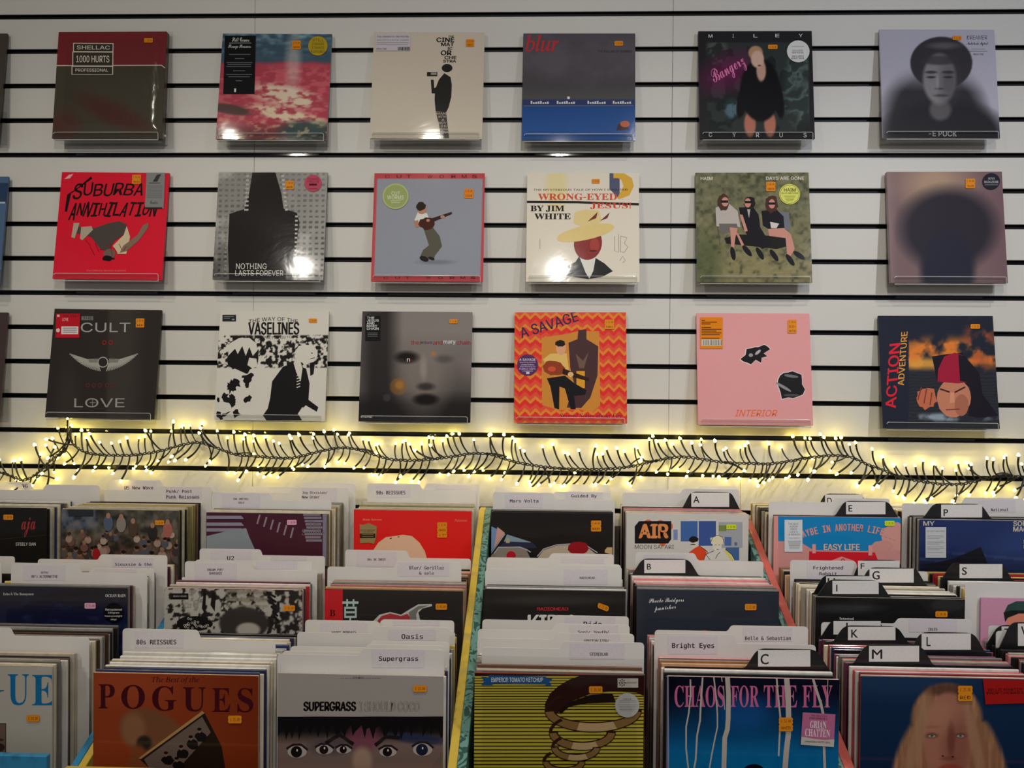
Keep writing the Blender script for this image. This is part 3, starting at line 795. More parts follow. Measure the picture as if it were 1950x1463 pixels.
for i, x in enumerate((492, 526, 560, 600, 638)): a.ring(x, 488, 12, 12, 4, (84, 44, 38), 0, 360, 0, 12)
a.price(756, 115, 806, 166, ('£ 30.00', 'RED'))
s = a.sticker('obi_label'); s.R(304, 88, 440, 224, (164, 22, 34)); s.T('THE CULT', 342, 94, 436, 108, (60, 12, 16), 'i', .02); s.T('LOVE', 340, 112, 374, 130, (210, 190, 180), 'i'); s.R(336, 160, 432, 204, (190, 182, 176)); s.E(317, 182, 11, 11, (210, 190, 180)); s.R(310, 94, 324, 106, (210, 190, 180))
for i in range(3): s.R(346, 168+i*11, 424, 172+i*11, (90, 84, 80))

a = wall_cover([(418, 596), (625, 598), (408, 800), (618, 802)], 0, 570, 'black and white record cover with two seated people outdoors', 'clear ledge under the black and white record', (170, 168, 160))
def f(X, Y):
    n = vnoise(X, Y, 16, 40, 3); im = np.zeros(X.shape+(3,))+(182, 178, 168)
    band = st(Y, 214, 218)*st(398-Y, 0, 6)
    return mixc(im, band*st(n, .47, .52), (26, 24, 22))
a.bg(f, 150)
W_, B_ = (182, 178, 168), (24, 22, 22)
a.T('THE WAY OF THE', 1395, 114, 1672, 136, B_, 'i', .02, 0, 0, 16)
a.T('VASELINES', 1392, 142, 1680, 214, B_, 'i', .05); a.T('A COMPLETE HISTORY', 1395, 222, 1672, 236, B_, 'i', .02, 0, 0, -8)
s = a.sticker('obi_label'); s.R(1248, 102, 1324, 138, (34, 34, 36)); s.R(1256, 110, 1312, 113, (110, 110, 110)); s.R(1256, 120, 1290, 123, (110, 110, 110)); s.R(1302, 124, 1316, 132, (130, 130, 130))
a.B(1362, 340, 84, 90, B_, .12, 6, 26); a.P([(1280, 330), (1290, 260), (1340, 232), (1400, 230), (1440, 262), (1446, 300), (1420, 330), (1400, 280), (1380, 330), (1360, 275), (1335, 320), (1320, 290)], W_); a.P([(1400, 340), (1440, 345), (1446, 380), (1420, 400), (1390, 380)], W_)
a.P([(1225, 430), (1320, 400), (1410, 440), (1440, 500), (1400, 560), (1390, 680), (1205, 680), (1210, 500)], W_)
for i in range(16):
    r = random.Random(50+i); a.B(r.uniform(1220, 1400), r.uniform(430, 670), r.uniform(10, 36), r.uniform(8, 26), B_, .4, i, 12, r.uniform(0, 180))
a.P([(1590, 390), (1640, 370), (1720, 400), (1740, 480), (1735, 570), (1790, 610), (1780, 640), (1700, 610), (1660, 670), (1500, 650), (1520, 560), (1530, 470)], B_); a.P([(1480, 655), (1520, 600), (1680, 650), (1700, 682), (1500, 682)], B_)
a.B(1720, 320, 62, 56, W_, .12, 9); a.P([(1650, 370), (1680, 330), (1700, 400), (1690, 470), (1665, 420)], W_); a.P([(1740, 370), (1770, 360), (1762, 430), (1744, 440)], B_); a.E(1758, 320, 26, 34, W_); a.L([(1744, 346), (1768, 340)], 4, B_); a.R(1748, 312, 1756, 318, B_)
for i in range(5): a.L([(1668, 440+i*16), (1688, 432+i*16)], 5, W_)
a.P([(1680, 640), (1720, 600), (1790, 640), (1790, 682), (1700, 682)], W_)
a.price(1733, 124, 1780, 147, ('£ 23.00',))

a = wall_cover([(693, 599), (897, 601), (686, 803), (892, 805)], 660, 570, 'smoky grey record cover with a dim close portrait and orange spots', 'clear ledge under the smoky grey portrait record', (60, 56, 52))
def f(X, Y):
    im = np.zeros(X.shape+(3,))+(112, 106, 102); im = mixc(im, st(Y, 200, 690)*.92, (42, 38, 37)); im = mixc(im, st(X, 560, 700)*st(Y, 300, 360)*st(520-Y, 0, 160)*.35, (140, 112, 116))
    im = mixc(im, st(320-X, 0, 90)*.9, (34, 31, 31)); im = mixc(im, st(150-X, 0, 60)*.5, (96, 92, 88)); im = mixc(im, st(Y, 520, 600)*.85, (26, 24, 24))
    im = mixc(im, sm(X, Y, 430, 430, 130, 190, .9)*.7, (112, 104, 98)); im = mixc(im, sm(X, Y, 340, 340, 60, 30, .8), (24, 22, 22)); im = mixc(im, sm(X, Y, 545, 350, 44, 20, 1)*.6, (60, 54, 54))
    im = mixc(im, sm(X, Y, 445, 500, 46, 20, .8), (50, 44, 42)); im = mixc(im, sm(X, Y, 432, 400, 18, 60, 1)*.5, (140, 132, 124)); im = mixc(im, sm(X, Y, 445, 570, 66, 30, .6), (24, 20, 20))
    im = mixc(im, sm(X, Y, 295, 500, 46, 46, .15)*.5, (130, 84, 34)); im = mixc(im, sm(X, Y, 300, 492, 22, 22, .6)*.5, (170, 110, 40)); im = mixc(im, sm(X, Y, 487, 320, 14, 14, .5)*.8, (140, 100, 64)); return mixc(im, sm(X, Y, 232, 560, 20, 20, .4)*.5, (64, 66, 72))
a.bg(f, 110)
for t, x0, x1, c in (('the', 364, 406, (130, 24, 36)), ('jesus', 410, 480, (60, 50, 66)), ('and', 484, 536, (128, 24, 38)), ('mary', 541, 608, (180, 176, 176)), ('chain', 614, 689, (126, 24, 38))): a.T(t, x0, 248, x1, 271, c, 'i', .03)
for t, x, c in (('m', 312, (50, 44, 44)), ('u', 330, (60, 44, 44)), ('n', 350, (220, 216, 210)), ('k', 368, (96, 36, 36))): a.T(t, x-8, 346, x+8, 364, c, 'i', .03)
a.T('munki', 94, 655, 152, 669, (190, 186, 180), 'i', .02)
s = a.sticker('obi_label'); s.R(114, 112, 196, 248, (20, 20, 22))
for i, t in enumerate(('THE', 'JESUS', 'AND', 'MARY', 'CHAIN')): s.T(t, 122, 116+i*15, (164, 188, 164, 180, 187)[i], 129+i*15, (200, 200, 198), 'i', .03)
for i in range(3): s.R(126, 206+i*9, 182, 208+i*9, (110, 110, 110))
a.price(574, 131, 620, 155, ('£ 31.00',))

a = wall_cover([(982, 601), (1191, 601), (981, 806), (1192, 807)], 660, 570, 'red and orange zigzag record cover around a seated guitar player', 'clear ledge under the red and orange zigzag record', (150, 40, 34))
def f(X, Y):
    z = np.abs(np.mod(X-950, 58)/58-.5)*2; z2 = np.mod(Y+z*26+2*np.sin(X*.1), 66)/66
    im = np.zeros(X.shape+(3,))+(196, 44, 42); im = mixc(im, (z2 > .38)*1.0, (214, 78, 56)); return mixc(im, (z2 > .74)*1.0, (232, 142, 50))
a.bg(f, 190)
a.P([(1102, 232), (1240, 212), (1300, 196), (1420, 196), (1424, 600), (1380, 640), (1300, 620), (1200, 628), (1104, 600)], (176, 116, 48))
a.P([(1250, 260), (1300, 240), (1305, 190), (1350, 185), (1350, 240), (1415, 280), (1410, 440), (1370, 560), (1320, 616), (1240, 614), (1280, 480), (1260, 400)], (64, 42, 44))
a.R(1294, 415, 1340, 508, (190, 132, 40)); a.P([(1290, 320), (1330, 360), (1362, 310), (1336, 400), (1310, 400)], (96, 74, 64))
a.P([(1110, 350), (1150, 320), (1240, 318), (1252, 410), (1140, 420)], (204, 168, 96)); a.E(1209, 290, 27, 38, (186, 138, 104)); a.B(1205, 264, 28, 18, (30, 22, 20), .1, 3)
a.B(1170, 400, 62, 40, (126, 54, 30), .12, 6, 18, 10); a.P([(1220, 400), (1364, 454), (1362, 472), (1216, 432)], (44, 26, 22)); a.E(1158, 404, 22, 14, (176, 70, 44)); a.E(1262, 434, 16, 14, (196, 156, 110))
a.P([(1130, 455), (1230, 440), (1280, 480), (1350, 520), (1340, 545), (1280, 550), (1290, 622), (1262, 622), (1230, 510), (1200, 500), (1198, 624), (1172, 616), (1150, 500)], (24, 22, 24))
a.T('A SAVAGE', 975, 130, 1308, 190, (52, 34, 62), 'i', .03, -17); a.T('Several Songs about Fire', 1200, 645, 1545, 676, (70, 28, 60), 'I', .01)
s = a.sticker(); s.E(1024, 382, 58, 58, (72, 42, 84)); s.T('A SAVAGE', 978, 346, 1068, 360, (220, 210, 220), 'i', .02)
for i, (t, w2) in enumerate((('Several Songs About Fire', 44), ('Limited Edition', 36), ('First Pressing on', 42), ('PURPLE VINYL', 46), ('in Purple Sleeve', 28))): s.T(t, 1024-w2, 364+i*12, 1024+w2, 372+i*12, (210, 200, 214), 'i', .01)
s.R(1016, 420, 1034, 432, (180, 170, 186))
a.price(1450, 133, 1504, 186, ('£ 25.00', 'PURPLE'))

a = wall_cover([(1327, 600), (1542, 601), (1331, 809), (1547, 811)], 1290, 570, 'plain pink record cover with two torn dark patches and orange label', 'clear ledge under the plain pink record', (186, 120, 122))
def f(X, Y):
    n = vnoise(X, Y, 140, 44, 2); im = np.zeros(X.shape+(3,))+(206, 142, 142); return mixc(im, n*.3, (216, 158, 156))
a.bg(f, 30)
a.B(440, 318, 72, 48, (210, 200, 196), .3, 15, 18, -18); a.B(441, 318, 68, 44, (28, 26, 26), .3, 15, 18, -18); a.E(455, 308, 20, 8, (150, 146, 144), -40); a.E(415, 324, 12, 10, (130, 128, 126))
a.B(634, 484, 84, 82, (210, 200, 196), .22, 19, 18, 20); a.B(635, 484, 80, 78, (30, 29, 30), .22, 19, 18, 20); a.E(640, 440, 40, 8, (96, 96, 96), 8); a.E(596, 500, 50, 8, (120, 118, 118), 30); a.E(640, 545, 44, 7, (66, 66, 66))
a.T('INTERIOR', 330, 625, 560, 662, (236, 118, 66), 'i', .02, 0, .3)
s = a.sticker('obi_label'); s.R(130, 113, 257, 288, (255, 150, 24))
for i, y in enumerate((128, 138, 148, 168, 178, 188, 198, 208, 228)): s.R(137, y, (158, 224, 188, 192, 250, 222, 250, 240, 238)[i], y+5, (90, 50, 20))
s.R(137, 238, 252, 272, (240, 232, 220))
for i in range(24): s.R(139+i*4.7, 240, 139+i*4.7+1+(i*7 % 3), 270, INK)
a.price(621, 127, 672, 202, ('£ 30.0', 'BLUE +', 'MUTTON'))

a = wall_cover([(1670, 605), (1890, 604), (1680, 815), (1906, 818)], 1290, 570, 'dark record cover with red side lettering and a head in a bathing cap', 'clear ledge under the dark record with red side lettering', (30, 34, 44))
def f(X, Y):
    n = vnoise(X, Y, 70, 51, 4); im = np.zeros(X.shape+(3,))+(32, 35, 46)
    ins = st(X, 1296, 1300)*st(Y, 195, 260)
    im = mixc(im, ins*st(420-Y, 0, 60)*sm(X, Y, 1540, 330, 330, 120, .7)*st(n, .38, .62), (206, 116, 46)); im = mixc(im, ins*st(420-Y, 0, 40)*sm(X, Y, 1400, 380, 130, 40, .8)*.8, (210, 150, 60)); im = mixc(im, sm(X, Y, 1700, 250, 80, 130, .8)*st(n, .45, .6)*.8, (150, 70, 46))
    im = mixc(im, ins*st(Y, 400, 420)*(.5+.4*np.sin(Y*.35+n*8))*.6, (52, 52, 46)); return mixc(im, ins*sm(X, Y, 1560, 665, 240, 22, .8)*st(n, .4, .6), (120, 134, 142))
a.bg(f, 120)
a.T('ACTION', 1180, 255, 1240, 620, (196, 34, 44), 'i', .04) if 0 else None
def vtext(t, cx, cy, length, height, c, rot, bold=.04, sh=-.2):
    a.T(t, cx-length/2, cy-height/2, cx+length/2, cy+height/2, c, 'i', bold, rot, sh)
vtext('ACTION', 1206, 438, 360, 62, (200, 36, 48), -86); vtext('ADVENTURE', 1263, 342, 300, 36, (206, 146, 66), -86, .03)
a.P([(1430, 330), (1500, 318), (1600, 310), (1700, 420), (1720, 540), (1810, 660), (1700, 670), (1640, 660), (1650, 500), (1460, 470)], (28, 26, 32))
a.B(1556, 560, 96, 108, (168, 108, 84), .03, 6, 22); a.P([(1462, 470), (1466, 400), (1500, 330), (1560, 308), (1620, 330), (1655, 400), (1660, 470), (1580, 480)], (138, 28, 50)); a.P([(1580, 320), (1625, 330), (1660, 400), (1660, 480), (1590, 466)], (28, 26, 32))
a.E(1600, 600, 40, 60, (146, 90, 70)); a.L([(1476, 510), (1532, 528)], 9, (60, 36, 32)); a.L([(1560, 530), (1620, 500)], 9, (60, 36, 32)); a.P([(1536, 530), (1556, 530), (1562, 585), (1532, 588)], (186, 126, 98)); a.L([(1510, 625), (1590, 622)], 7, (116, 54, 48))
a.B(1400, 560, 58, 60, (166, 92, 66), .14, 8); a.L([(1370, 500), (1350, 570)], 7, (110, 52, 40)); a.L([(1400, 510), (1385, 590)], 7, (110, 52, 40)); a.L([(1430, 530), (1420, 600)], 7, (110, 52, 40))
a.price(1645, 148, 1700, 174, ('£ 30.00',))

# slivers of three more covers at the left edge of the picture
a = wall_cover([(-208, 66), (3, 68), (-216, 262), (0, 262)], 0, 0, 'dark record cover cut off at the left edge, top row', 'clear ledge at the left edge, top row', (60, 54, 48)); a.bg((64, 58, 52))
a = wall_cover([(-204, 327), (8, 328), (-212, 538), (4, 540)], 0, 300, 'blue record cover cut off at the left edge, middle row', 'clear ledge at the left edge, middle row', (60, 80, 104)); a.bg((66, 88, 116)); a.R(-60, 120, 30, 240, (40, 56, 80)); a.R(-60, 232, 14, 242, (150, 160, 170))
a = wall_cover([(-204, 588), (8, 590), (-212, 800), (3, 802)], 0, 0, 'brown black record cover cut off at the left edge, bottom row', 'clear ledge at the left edge, bottom row', (58, 46, 42)); a.bg((60, 48, 46))


# ------------------------------------------------------------------ displayed records on acrylic ledges
def shelf(idx, cx, zb, yb, label, wdt=.30):
    """clear ledge: back plate hooked in a groove, sloped floor, upturned lip"""
    gz = min(GZ, key=lambda g: abs(g-(zb-.018)))
    root = link('display_ledge', None); root.location = (cx, 0, zb); tag(root, label, 'shelf', 'clear acrylic record ledges')
    th = .0022; h = wdt/2; z = -.0035
    lipY = -(yb+.0045)
    bm = bevelled(-h, h, lipY, -.0005, z-th, z, .0004, 'ledge_floor', M_acryl); link('ledge_floor', bm, None, root)
    pts = rounded([(-h, z-th), (h, z-th), (h, z+.020), (-h, z+.020)], [0, 0, .005, .005], 3)
    link('front_lip', prism(pts, lipY-th, lipY, 'front_lip', M_acryl), None, root)
    # added bars along lip and floor, edge gleam put into their pale colour
    ev = [tube([(p[0], lipY-th/2, p[1]) for p in pts[1:]], .0009, 5)]
    ev.append(tube([(-h, lipY-th/2, z-th/2), (h, lipY-th/2, z-th/2)], .0013, 5))
    link('edge_gleam', pydata('edge_gleam', *merge(ev), M_edge), None, root)
    bz = gz-zb
    pts = rounded([(-h, z-th), (h, z-th), (h, .09), (-h, .09)], [0, 0, .006, .006], 3)
    bp_ = prism([(p[0], p[1]) for p in pts], -.0030, -.0006, 'back_plate', M_acryl)
    link('back_plate', bp_, None, root)
    v = boxv(-.12, .12, -.0006, .008, bz-.002, bz+.004)
    link('hook', pydata('hook', *v, M_acryl), None, root)

for i, wc in enumerate(WALL):
    tl, tr, bl, br = wc['c']
    a = wc['art']
    YT = max(.014, wc.get('t', .006)+.007)
    tm = (at(tl[0], tl[1], DIST-YT)+at(tr[0], tr[1], DIST-YT))/2
    pl, pr = at(bl[0], bl[1], DIST-YB), at(br[0], br[1], DIST-YB)
    bmid = (pl+pr)/2
    right = (pr-pl); right.y = 0
    t0l, t0r = at(tl[0], tl[1], DIST-YT), at(tr[0], tr[1], DIST-YT)
    right = (right.normalized()+(t0r-t0l).normalized()).normalized()
    up = (tm-bmid).normalized()
    up = (up-right*up.dot(right)).normalized()
    S = .315
    org = bmid-right*S/2+up*S
    mt_ = frame(org, right, up)
    sleeve('display_record', wc['label'], 'record', mt_, wc['edge'], wc.get('t', .006), a, 'records displayed on the slatwall', S, wc.get('bag'))
    if wc.get('cap_only'): continue
    shelf(i, bmid.x+wc.get('sx', 0), bmid.z, YB, wc['shelf'])

# ------------------------------------------------------------------ record bins
def depth_at(px, py, Z):
    v = _f + _r*((px-975)/FPX) - _u*((py-731.5)/FPX)
    return (Z-CAMZ)/v[2]*v[1]
def proj(P):
    d = np.array([P[0], P[1]+DIST, P[2]-CAMZ]); z = d@_f
    return (975+FPX*(d@_r)/z, 731.5-FPX*(d@_u)/z)
ROWS = {'blue': {'F': -.562, 'M': -.490, 'B': -.365}, 'yellow': {'F': -.567, 'M': -.487, 'B': -.361},
        'teal': {'F': -.554, 'M': -.476, 'B': -.355}, 'red': {'F': -.545, 'M': -.468, 'B': -.347}}
TIERS = {'red': ((1.375, 1.632), (1.642, 1.905), (1.915, 2.147))}
DEF_T = ((1.375, 1.662), (1.672, 1.928), (1.939, 2.147))
YD = lambda d: -DIST+d

def panel_yz(name, x0, x1, prof, mt, parent, bev=.001):
    n = len(prof)
    vs = [(x0, p[0], p[1]) for p in prof]+[(x1, p[0], p[1]) for p in prof]
    fs = [tuple(range(n)), tuple(range(2*n-1, n-1, -1))]+[(i, i+n, (i+1) % n+n, (i+1) % n) for i in range(n)]
    bm = bmesh.new(); bv = [bm.verts.new(v) for v in vs]
    for f_ in fs: bm.faces.new([bv[i] for i in f_])
    bmesh.ops.recalc_face_normals(bm, faces=bm.faces)
    bmesh.ops.bevel(bm, geom=bm.edges[:], offset=bev, segments=1, affect='EDGES')
    me = bpy.data.meshes.new(name); bm.to_mesh(me); bm.free(); me.materials.append(mt)
    return link(name, me, None, parent)

BLOCKS = [(M_blue, 'blue painted record bin at the left end', 'blue', (-1.66, -1.644, -.439, .464, M_blue), (-.882, -.868, -.439, .464, M_blue)),
          (M_yellow, 'yellow edged record bin, second from the left', 'yellow', (-.867, -.852, -.439, .464, M_yellow), (-.1525, -.136, -.374, .461, M_yellow)),
          (M_teal, 'teal patterned record bin right of the yellow one', 'teal', (-.1355, -.1185, -.374, .461, M_teal), (.5665, .5785, -.391, .4836, M_teal)),
          (M_red, 'red edged record bin at the right end', 'red', (.579, .598, -.391, .4836, M_red), (1.345, 1.361, -.391, .4836, M_red))]
for (mf, lab, nm, bl_, br_) in BLOCKS:
    root = link('record_bin', None); root.location = (0, 0, 0); tag(root, lab, 'record bin', 'record bins below the slatwall')
    for (xa, xb, zb_, sl_, mt_) in (bl_, br_):
        fz = CAMZ+zb_-(2.10-1.31)*sl_
        prof = [(YD(1.30), .66), (YD(1.30), fz-.010), (YD(1.31), fz), (YD(2.10), CAMZ+zb_), (YD(2.16), CAMZ+zb_), (YD(2.16), .66)]
        panel_yz('side_panel', xa, xb, prof, mt_, root)
    x0, x1 = bl_[0], br_[1]
    a0, a1 = bl_[1]+.0005, br_[0]-.0005
    zf = CAMZ-(.700 if nm == 'blue' else .722)
    link('front_panel', bevelled(a0, a1, YD(1.352), YD(1.364), .66, zf, .001, 'front_panel', mf), None, root)
    T_ = TIERS.get(nm, DEF_T); Z_ = {k: CAMZ+v for k, v in ROWS[nm].items()}
    for (r0, r1), rk in zip(T_, 'FMB'):
        z = Z_[rk]-.315
        link('tier_shelf', bevelled(a0, a1, YD(r0-.010 if rk == 'F' else r0), YD(r1), z-.012, z-.0005, .0008, 'tier_shelf', M_wood), None, root)
    for (r, za, zb) in ((T_[0][1]+.002, Z_['F']-.33, Z_['M']-.317), (T_[1][1]+.002, Z_['M']-.33, Z_['B']-.317), (2.149, .66, CAMZ-.42)):
        link('riser', bevelled(a0, a1, YD(r), YD(r+.006), za, zb, .0008, 'riser', M_wood), None, root)
    link('plinth', bevelled(x0, x1, YD(1.45), YD(2.16), .0, .659, .001, 'plinth', M_wood), None, root)

COLN = {'cream': (176, 166, 146), 'white': (200, 196, 188), 'black': (30, 28, 28), 'grey': (120, 116, 112), 'navy': (40, 48, 84), 'red': (150, 40, 42), 'pink': (190, 120, 120),
        'tan': (160, 120, 84), 'brown': (88, 60, 46), 'olive': (110, 104, 70), 'blue': (60, 100, 150), 'mustard': (186, 160, 80), 'orange': (196, 100, 60), 'plum': (86, 44, 60), 'teal': (56, 96, 96)}
ORD = ['first', 'second', 'third', 'fourth', 'fifth', 'sixth', 'seventh', 'eighth', 'ninth', 'tenth', 'eleventh', 'twelfth', 'thirteenth', 'fourteenth', 'fifteenth', 'sixteenth',
       'seventeenth', 'eighteenth', 'nineteenth', 'twentieth'] + ['twenty-'+x for x in ('first', 'second', 'third', 'fourth', 'fifth', 'sixth', 'seventh', 'eighth', 'ninth')] + ['thirtieth'] + ['thirty-'+x for x in ('first', 'second', 'third', 'fourth', 'fifth')]
PAL = 'cream white white black black grey grey navy red pink tan brown cream olive black white'.split()
THIN = []      # every filed record behind a front one

class Stack:
    def __init__(s, row, xl, ytop, look, org, d0=None, pal=None, n_front=True, dmax=None, dmin=None, S=.315):
        s.row, s.look = row, look
        bx = (xl-1019)*{'F': 1.41, 'M': 1.70, 'B': 1.98}[row]/1450
        s.blk = 'blue' if bx < -.87 else 'yellow' if bx < -.2 else 'teal' if bx < .5 else 'red'
        Z = CAMZ+ROWS[s.blk][row]
        s.d0 = d0 or depth_at(xl, ytop, Z)
        p = at(xl, ytop, s.d0); s.x = p.x; s.z = Z; s.divs = []; s.pal = pal or PAL; s.dmax = dmax or TIERS.get(s.blk, DEF_T)['FMB'.index(row)][1]-.011
        s.dmin = dmin
        s.S = S
        o = Vector((s.x, YD(s.d0), Z)); s.o = o
        cs = [proj(o+Vector(q)) for q in ((0, 0, 0), (S, 0, 0), (0, 0, -S), (S, 0, -S))]
        s.art = Art(*cs, org=(org[0], org[1], 1/4.875), size=S) if org else None
    def front(s, edge, label=None, bag=None, t=.005):
        m_ = Matrix.Translation(s.o)
        sleeve('filed_record', label or s.look, 'record', m_, edge, t, s.art, 'front records of the bins', s.S, bag)
    def fill(s, seed, start=.0095, step=.0092):
        r = random.Random(seed); d = (s.dmin or s.d0+start); i = 0
        dd = sorted(s.divs)
        while d < s.dmax:
            if all(abs(d+.002-q) > .0045 for q in dd):
                c = r.choice(s.pal)
                lo_, hi_ = {'blue': (-1.642, -.884), 'yellow': (-.850, -.154), 'teal': (-.117, .565), 'red': (.600, 1.343)}[s.blk]
                THIN.append(dict(row=s.row, x=min(max(s.x+r.uniform(-.004, .005), lo_), hi_-.316), d=d, z=s.z, h=r.choice((.311, .313, .315, .315, .317)), t=r.choice((.004, .005, .006)), c=c, look=s.look, i=i, rz=r.uniform(-.004, .004)))
                i += 1
                d += step+r.uniform(-.001, .0012)
            else: d += .0035

def divider(stk, d, xl, xr, ybody, ytab, side, xstep, paper=None, texts=(), label='', off_ok=False):
    """white card: body top at ybody, raised tab to ytab on one side; xl..xr in picture pixels at distance d"""
    Z = stk.z
    if d is None: d = depth_at((xl+xr)/2, ytab, Z+.043)
    d = min(max(d, stk.d0+.0075), stk.dmax+.0035)
    while any(abs(d-q) < .0035 for q in stk.divs): d += .0036
    stk.divs.append(d)
    pl, pr = at(xl, ybody, d), at(xr, ybody, d)
    zb = at((xl+xr)/2, ybody, d).z; zt = at((xl+xr)/2, ytab, d).z; xs = at(xstep, ytab, d).x
    if zt < zb+.006: zb = zt-.010
    z0 = stk.z-.315; x0, x1 = pl.x, pr.x
    sl = .004
    if side == 'L':
        pts = [(x0, z0), (x1, z0), (x1, zb), (xs+sl, zb), (xs-sl, zt), (x0, zt)]
        rs = [0, 0, .008, .004, .006, .008]
    else:
        pts = [(x0, z0), (x1, z0), (x1, zt), (xs+sl, zt), (xs-sl, zb), (x0, zb)]
        rs = [0, 0, .008, .006, .004, .008]
    cx = (x0+x1)/2
    root = link('divider_card', None); root.location = (cx, YD(d), z0); tag(root, label, 'divider', 'white divider cards')
    me = prism([(p[0]-cx, p[1]-z0) for p in rounded(pts, rs, 4)], 0, .0011, 'card', M_div)
    link('card', me, None, root)
    if paper:
        a0, b0, a1, b1 = paper
        p0, p1 = at(a0, b0, d-.0004), at(a1, b1, d-.0004)
        p0.z = min(p0.z, zt-.001)
        A = Art((a0, b0), (a1, b0), (a0, b1), (a1, b1)); A.size = 1
        A.R(a0, b0, a1, b1, (182, 175, 178))
        for (t_, x0_, y0_, x1_, y1_) in texts:
            A.T(t_, x0_, y0_, x1_, y1_, (30, 26, 30), 'm', .045)
        me = A.mesh('tab_label', .0004, None, M_paper)
        for v in me.vertices:
            q = at(a0+(a1-a0)*v.co.x, b0+(b1-b0)*(-v.co.z), d)
            v.co = Vector((q.x-cx, v.co.y, min(q.z, zt-.0006)-z0))
        link('tab_label', me, None, root)
    return d

def letter_divider(stk, xl, xr, ytab, ybase, lab, letter, lbox, label, d=None):
    Z = stk.z
    if d is None:
        d = depth_at((xl+xr)/2, ybase, Z+.001) if ybase else depth_at((xl+xr)/2, ytab, Z+.038)
    d = min(max(d, stk.d0+.0075), stk.dmax+.0035)
    while any(abs(d-q) < .0035 for q in stk.divs): d += .0036
    stk.divs.append(d)
    a, b_ = at(xl, ytab, d), at(xr, ytab, d); zt = at((xl+xr)/2, ytab, d).z; zb = Z+.0005
    z0 = stk.z-.315; cx = stk.x+.1575; W = b_.x-a.x
    e_ = W*.15
    lo, hi = min(cx-.155, a.x-.002), max(cx+.155, b_.x+.002)
    pts = [(lo, z0), (hi, z0), (hi, zb), (b_.x, zb), (b_.x-e_, zt), (a.x+e_, zt), (a.x, zb), (lo, zb)]
    rs = [0, 0, .002, .006, .014, .014, .006, .002]
    root = link('letter_divider', None); root.location = (cx, YD(d), z0); tag(root, label, 'divider', 'black letter dividers')
    link('card', prism([(p[0]-cx, p[1]-z0) for p in rounded(pts, rs, 4)], 0, .0014, 'card', M_divblack), None, root)
    l0, l1 = lab; y0 = ytab+1.5
    p0, p1 = at(l0, y0, d), at(l1, y0, d); pb = at(l0, lbox[3], d).z-.004 if letter else zb
    pb = max(min(pb, zb+.004), zb-.006)
    y1 = y0+(p0.z-pb)*FPX/d
    A = Art((l0, y0), (l1, y0), (l0, y1), (l1, y1)); A.size = 1
    A.R(l0, y0, l1, y1, (188, 184, 180))
    if letter: A.T(letter, *lbox, (22, 20, 22), 's', .03)
    me = A.mesh('tab_label', .0005, None, M_paper)
    for v in me.vertices:
        q = at(l0+(l1-l0)*v.co.x, y0+(y1-y0)*(-v.co.z), d)
        v.co = Vector((q.x-cx, v.co.y, q.z-z0))
    link('tab_label', me, None, root)

INK = (26, 24, 26)
# ---- back row
s = Stack('B', -131, 965, 'black record with small red script, far left of the back row', (0, 900))
s.art.bg((28, 26, 24)); s.art.T('aja', 200, 418, 330, 600, (146, 48, 44), 'S'); s.art.T('STEELY DAN', 147, 650, 332, 680, (186, 182, 176), 'i', .02)
s.art.L([(0, 620), (470, 580)], 3, (50, 50, 44)); s.art.price(36, 390, 130, 438, ('£ 30.00',)); s.front((30, 28, 28))
divider(s, None, -66, 153, 935, 922, 'L', 44, (-50, 927, 26, 952), [('80s REISSUES', -44, 936, 15, 945)], 'white divider ending in UES at the left edge, back row')
divider(s, 2.11, -20, 190, 934, 923, 'R', 84, None, (), 'blank white divider with right tab behind the UES one, back row')
divider(s, 2.135, -24, 186, 932, 919, 'L', 60, (10, 921, 56, 932), [('GOING', 22, 922, 53, 929)], 'white divider ending in NG behind the UES one, back row')
s.fill(1)
s = Stack('B', 117, 970, 'record with a faded crowd picture, second in the back row', (0, 900), pal='cream tan olive cream black mustard cream brown'.split())
def f(X, Y):
    n = vnoise(X, Y, 60, 61, 4); im = np.zeros(X.shape+(3,))+(64, 62, 54); im = mixc(im, st(930-X, 0, 40)*st(540-Y, 0, 30), (72, 80, 92)); im = mixc(im, st(Y, 560, 700)*.7, (74, 52, 46)); im = mixc(im, st(n, .5, .7)*.5, (120, 104, 92))
    return mixc(im, st(.45-n, 0, .2)*.8, (34, 32, 30))
s.art.bg(f, 96); r = random.Random(5)
for i in range(46):
    x, y = r.uniform(590, 1680), 545+r.uniform(0, 240); k = .8+(y-545)/500
    c = r.choice([(120, 96, 84), (138, 116, 104), (80, 70, 66), (56, 50, 48), (100, 70, 62), (146, 132, 120), (70, 74, 84)])
    s.art.E(x, y+34*k, 34*k, 36*k, c); s.art.E(x, y-8*k, 17*k, 20*k, (120, 84, 66)); s.art.B(x, y-18*k, 18*k, 14*k, r.choice([(60, 40, 30), (30, 26, 24), (120, 100, 70)]), .15, i)
for (x, y, c) in ((1010, 470, (70, 80, 98)), (1130, 480, (120, 110, 102)), (1240, 520, (70, 54, 46)), (1420, 560, (38, 36, 38)), (1560, 530, (140, 84, 76))): s.art.E(x, y, 44, 74, c); s.art.E(x, y-70, 20, 26, (140, 104, 84))
s.art.R(640, 345, 870, 405, (40, 42, 46)); s.art.E(900, 760, 36, 60, (140, 30, 36)); s.art.price(1442, 442, 1530, 487, ('£ 32.00',)); s.front((46, 44, 42))
divider(s, None, 184, 403, 934, 926, 'R', 300, (315, 928, 384, 952), [('Punk/ Post', 317, 932.8, 365.5, 939.5), ('Punk Reissues', 316.5, 943, 379.5, 950)], 'white divider reading Punk/ Post Punk Reissues')
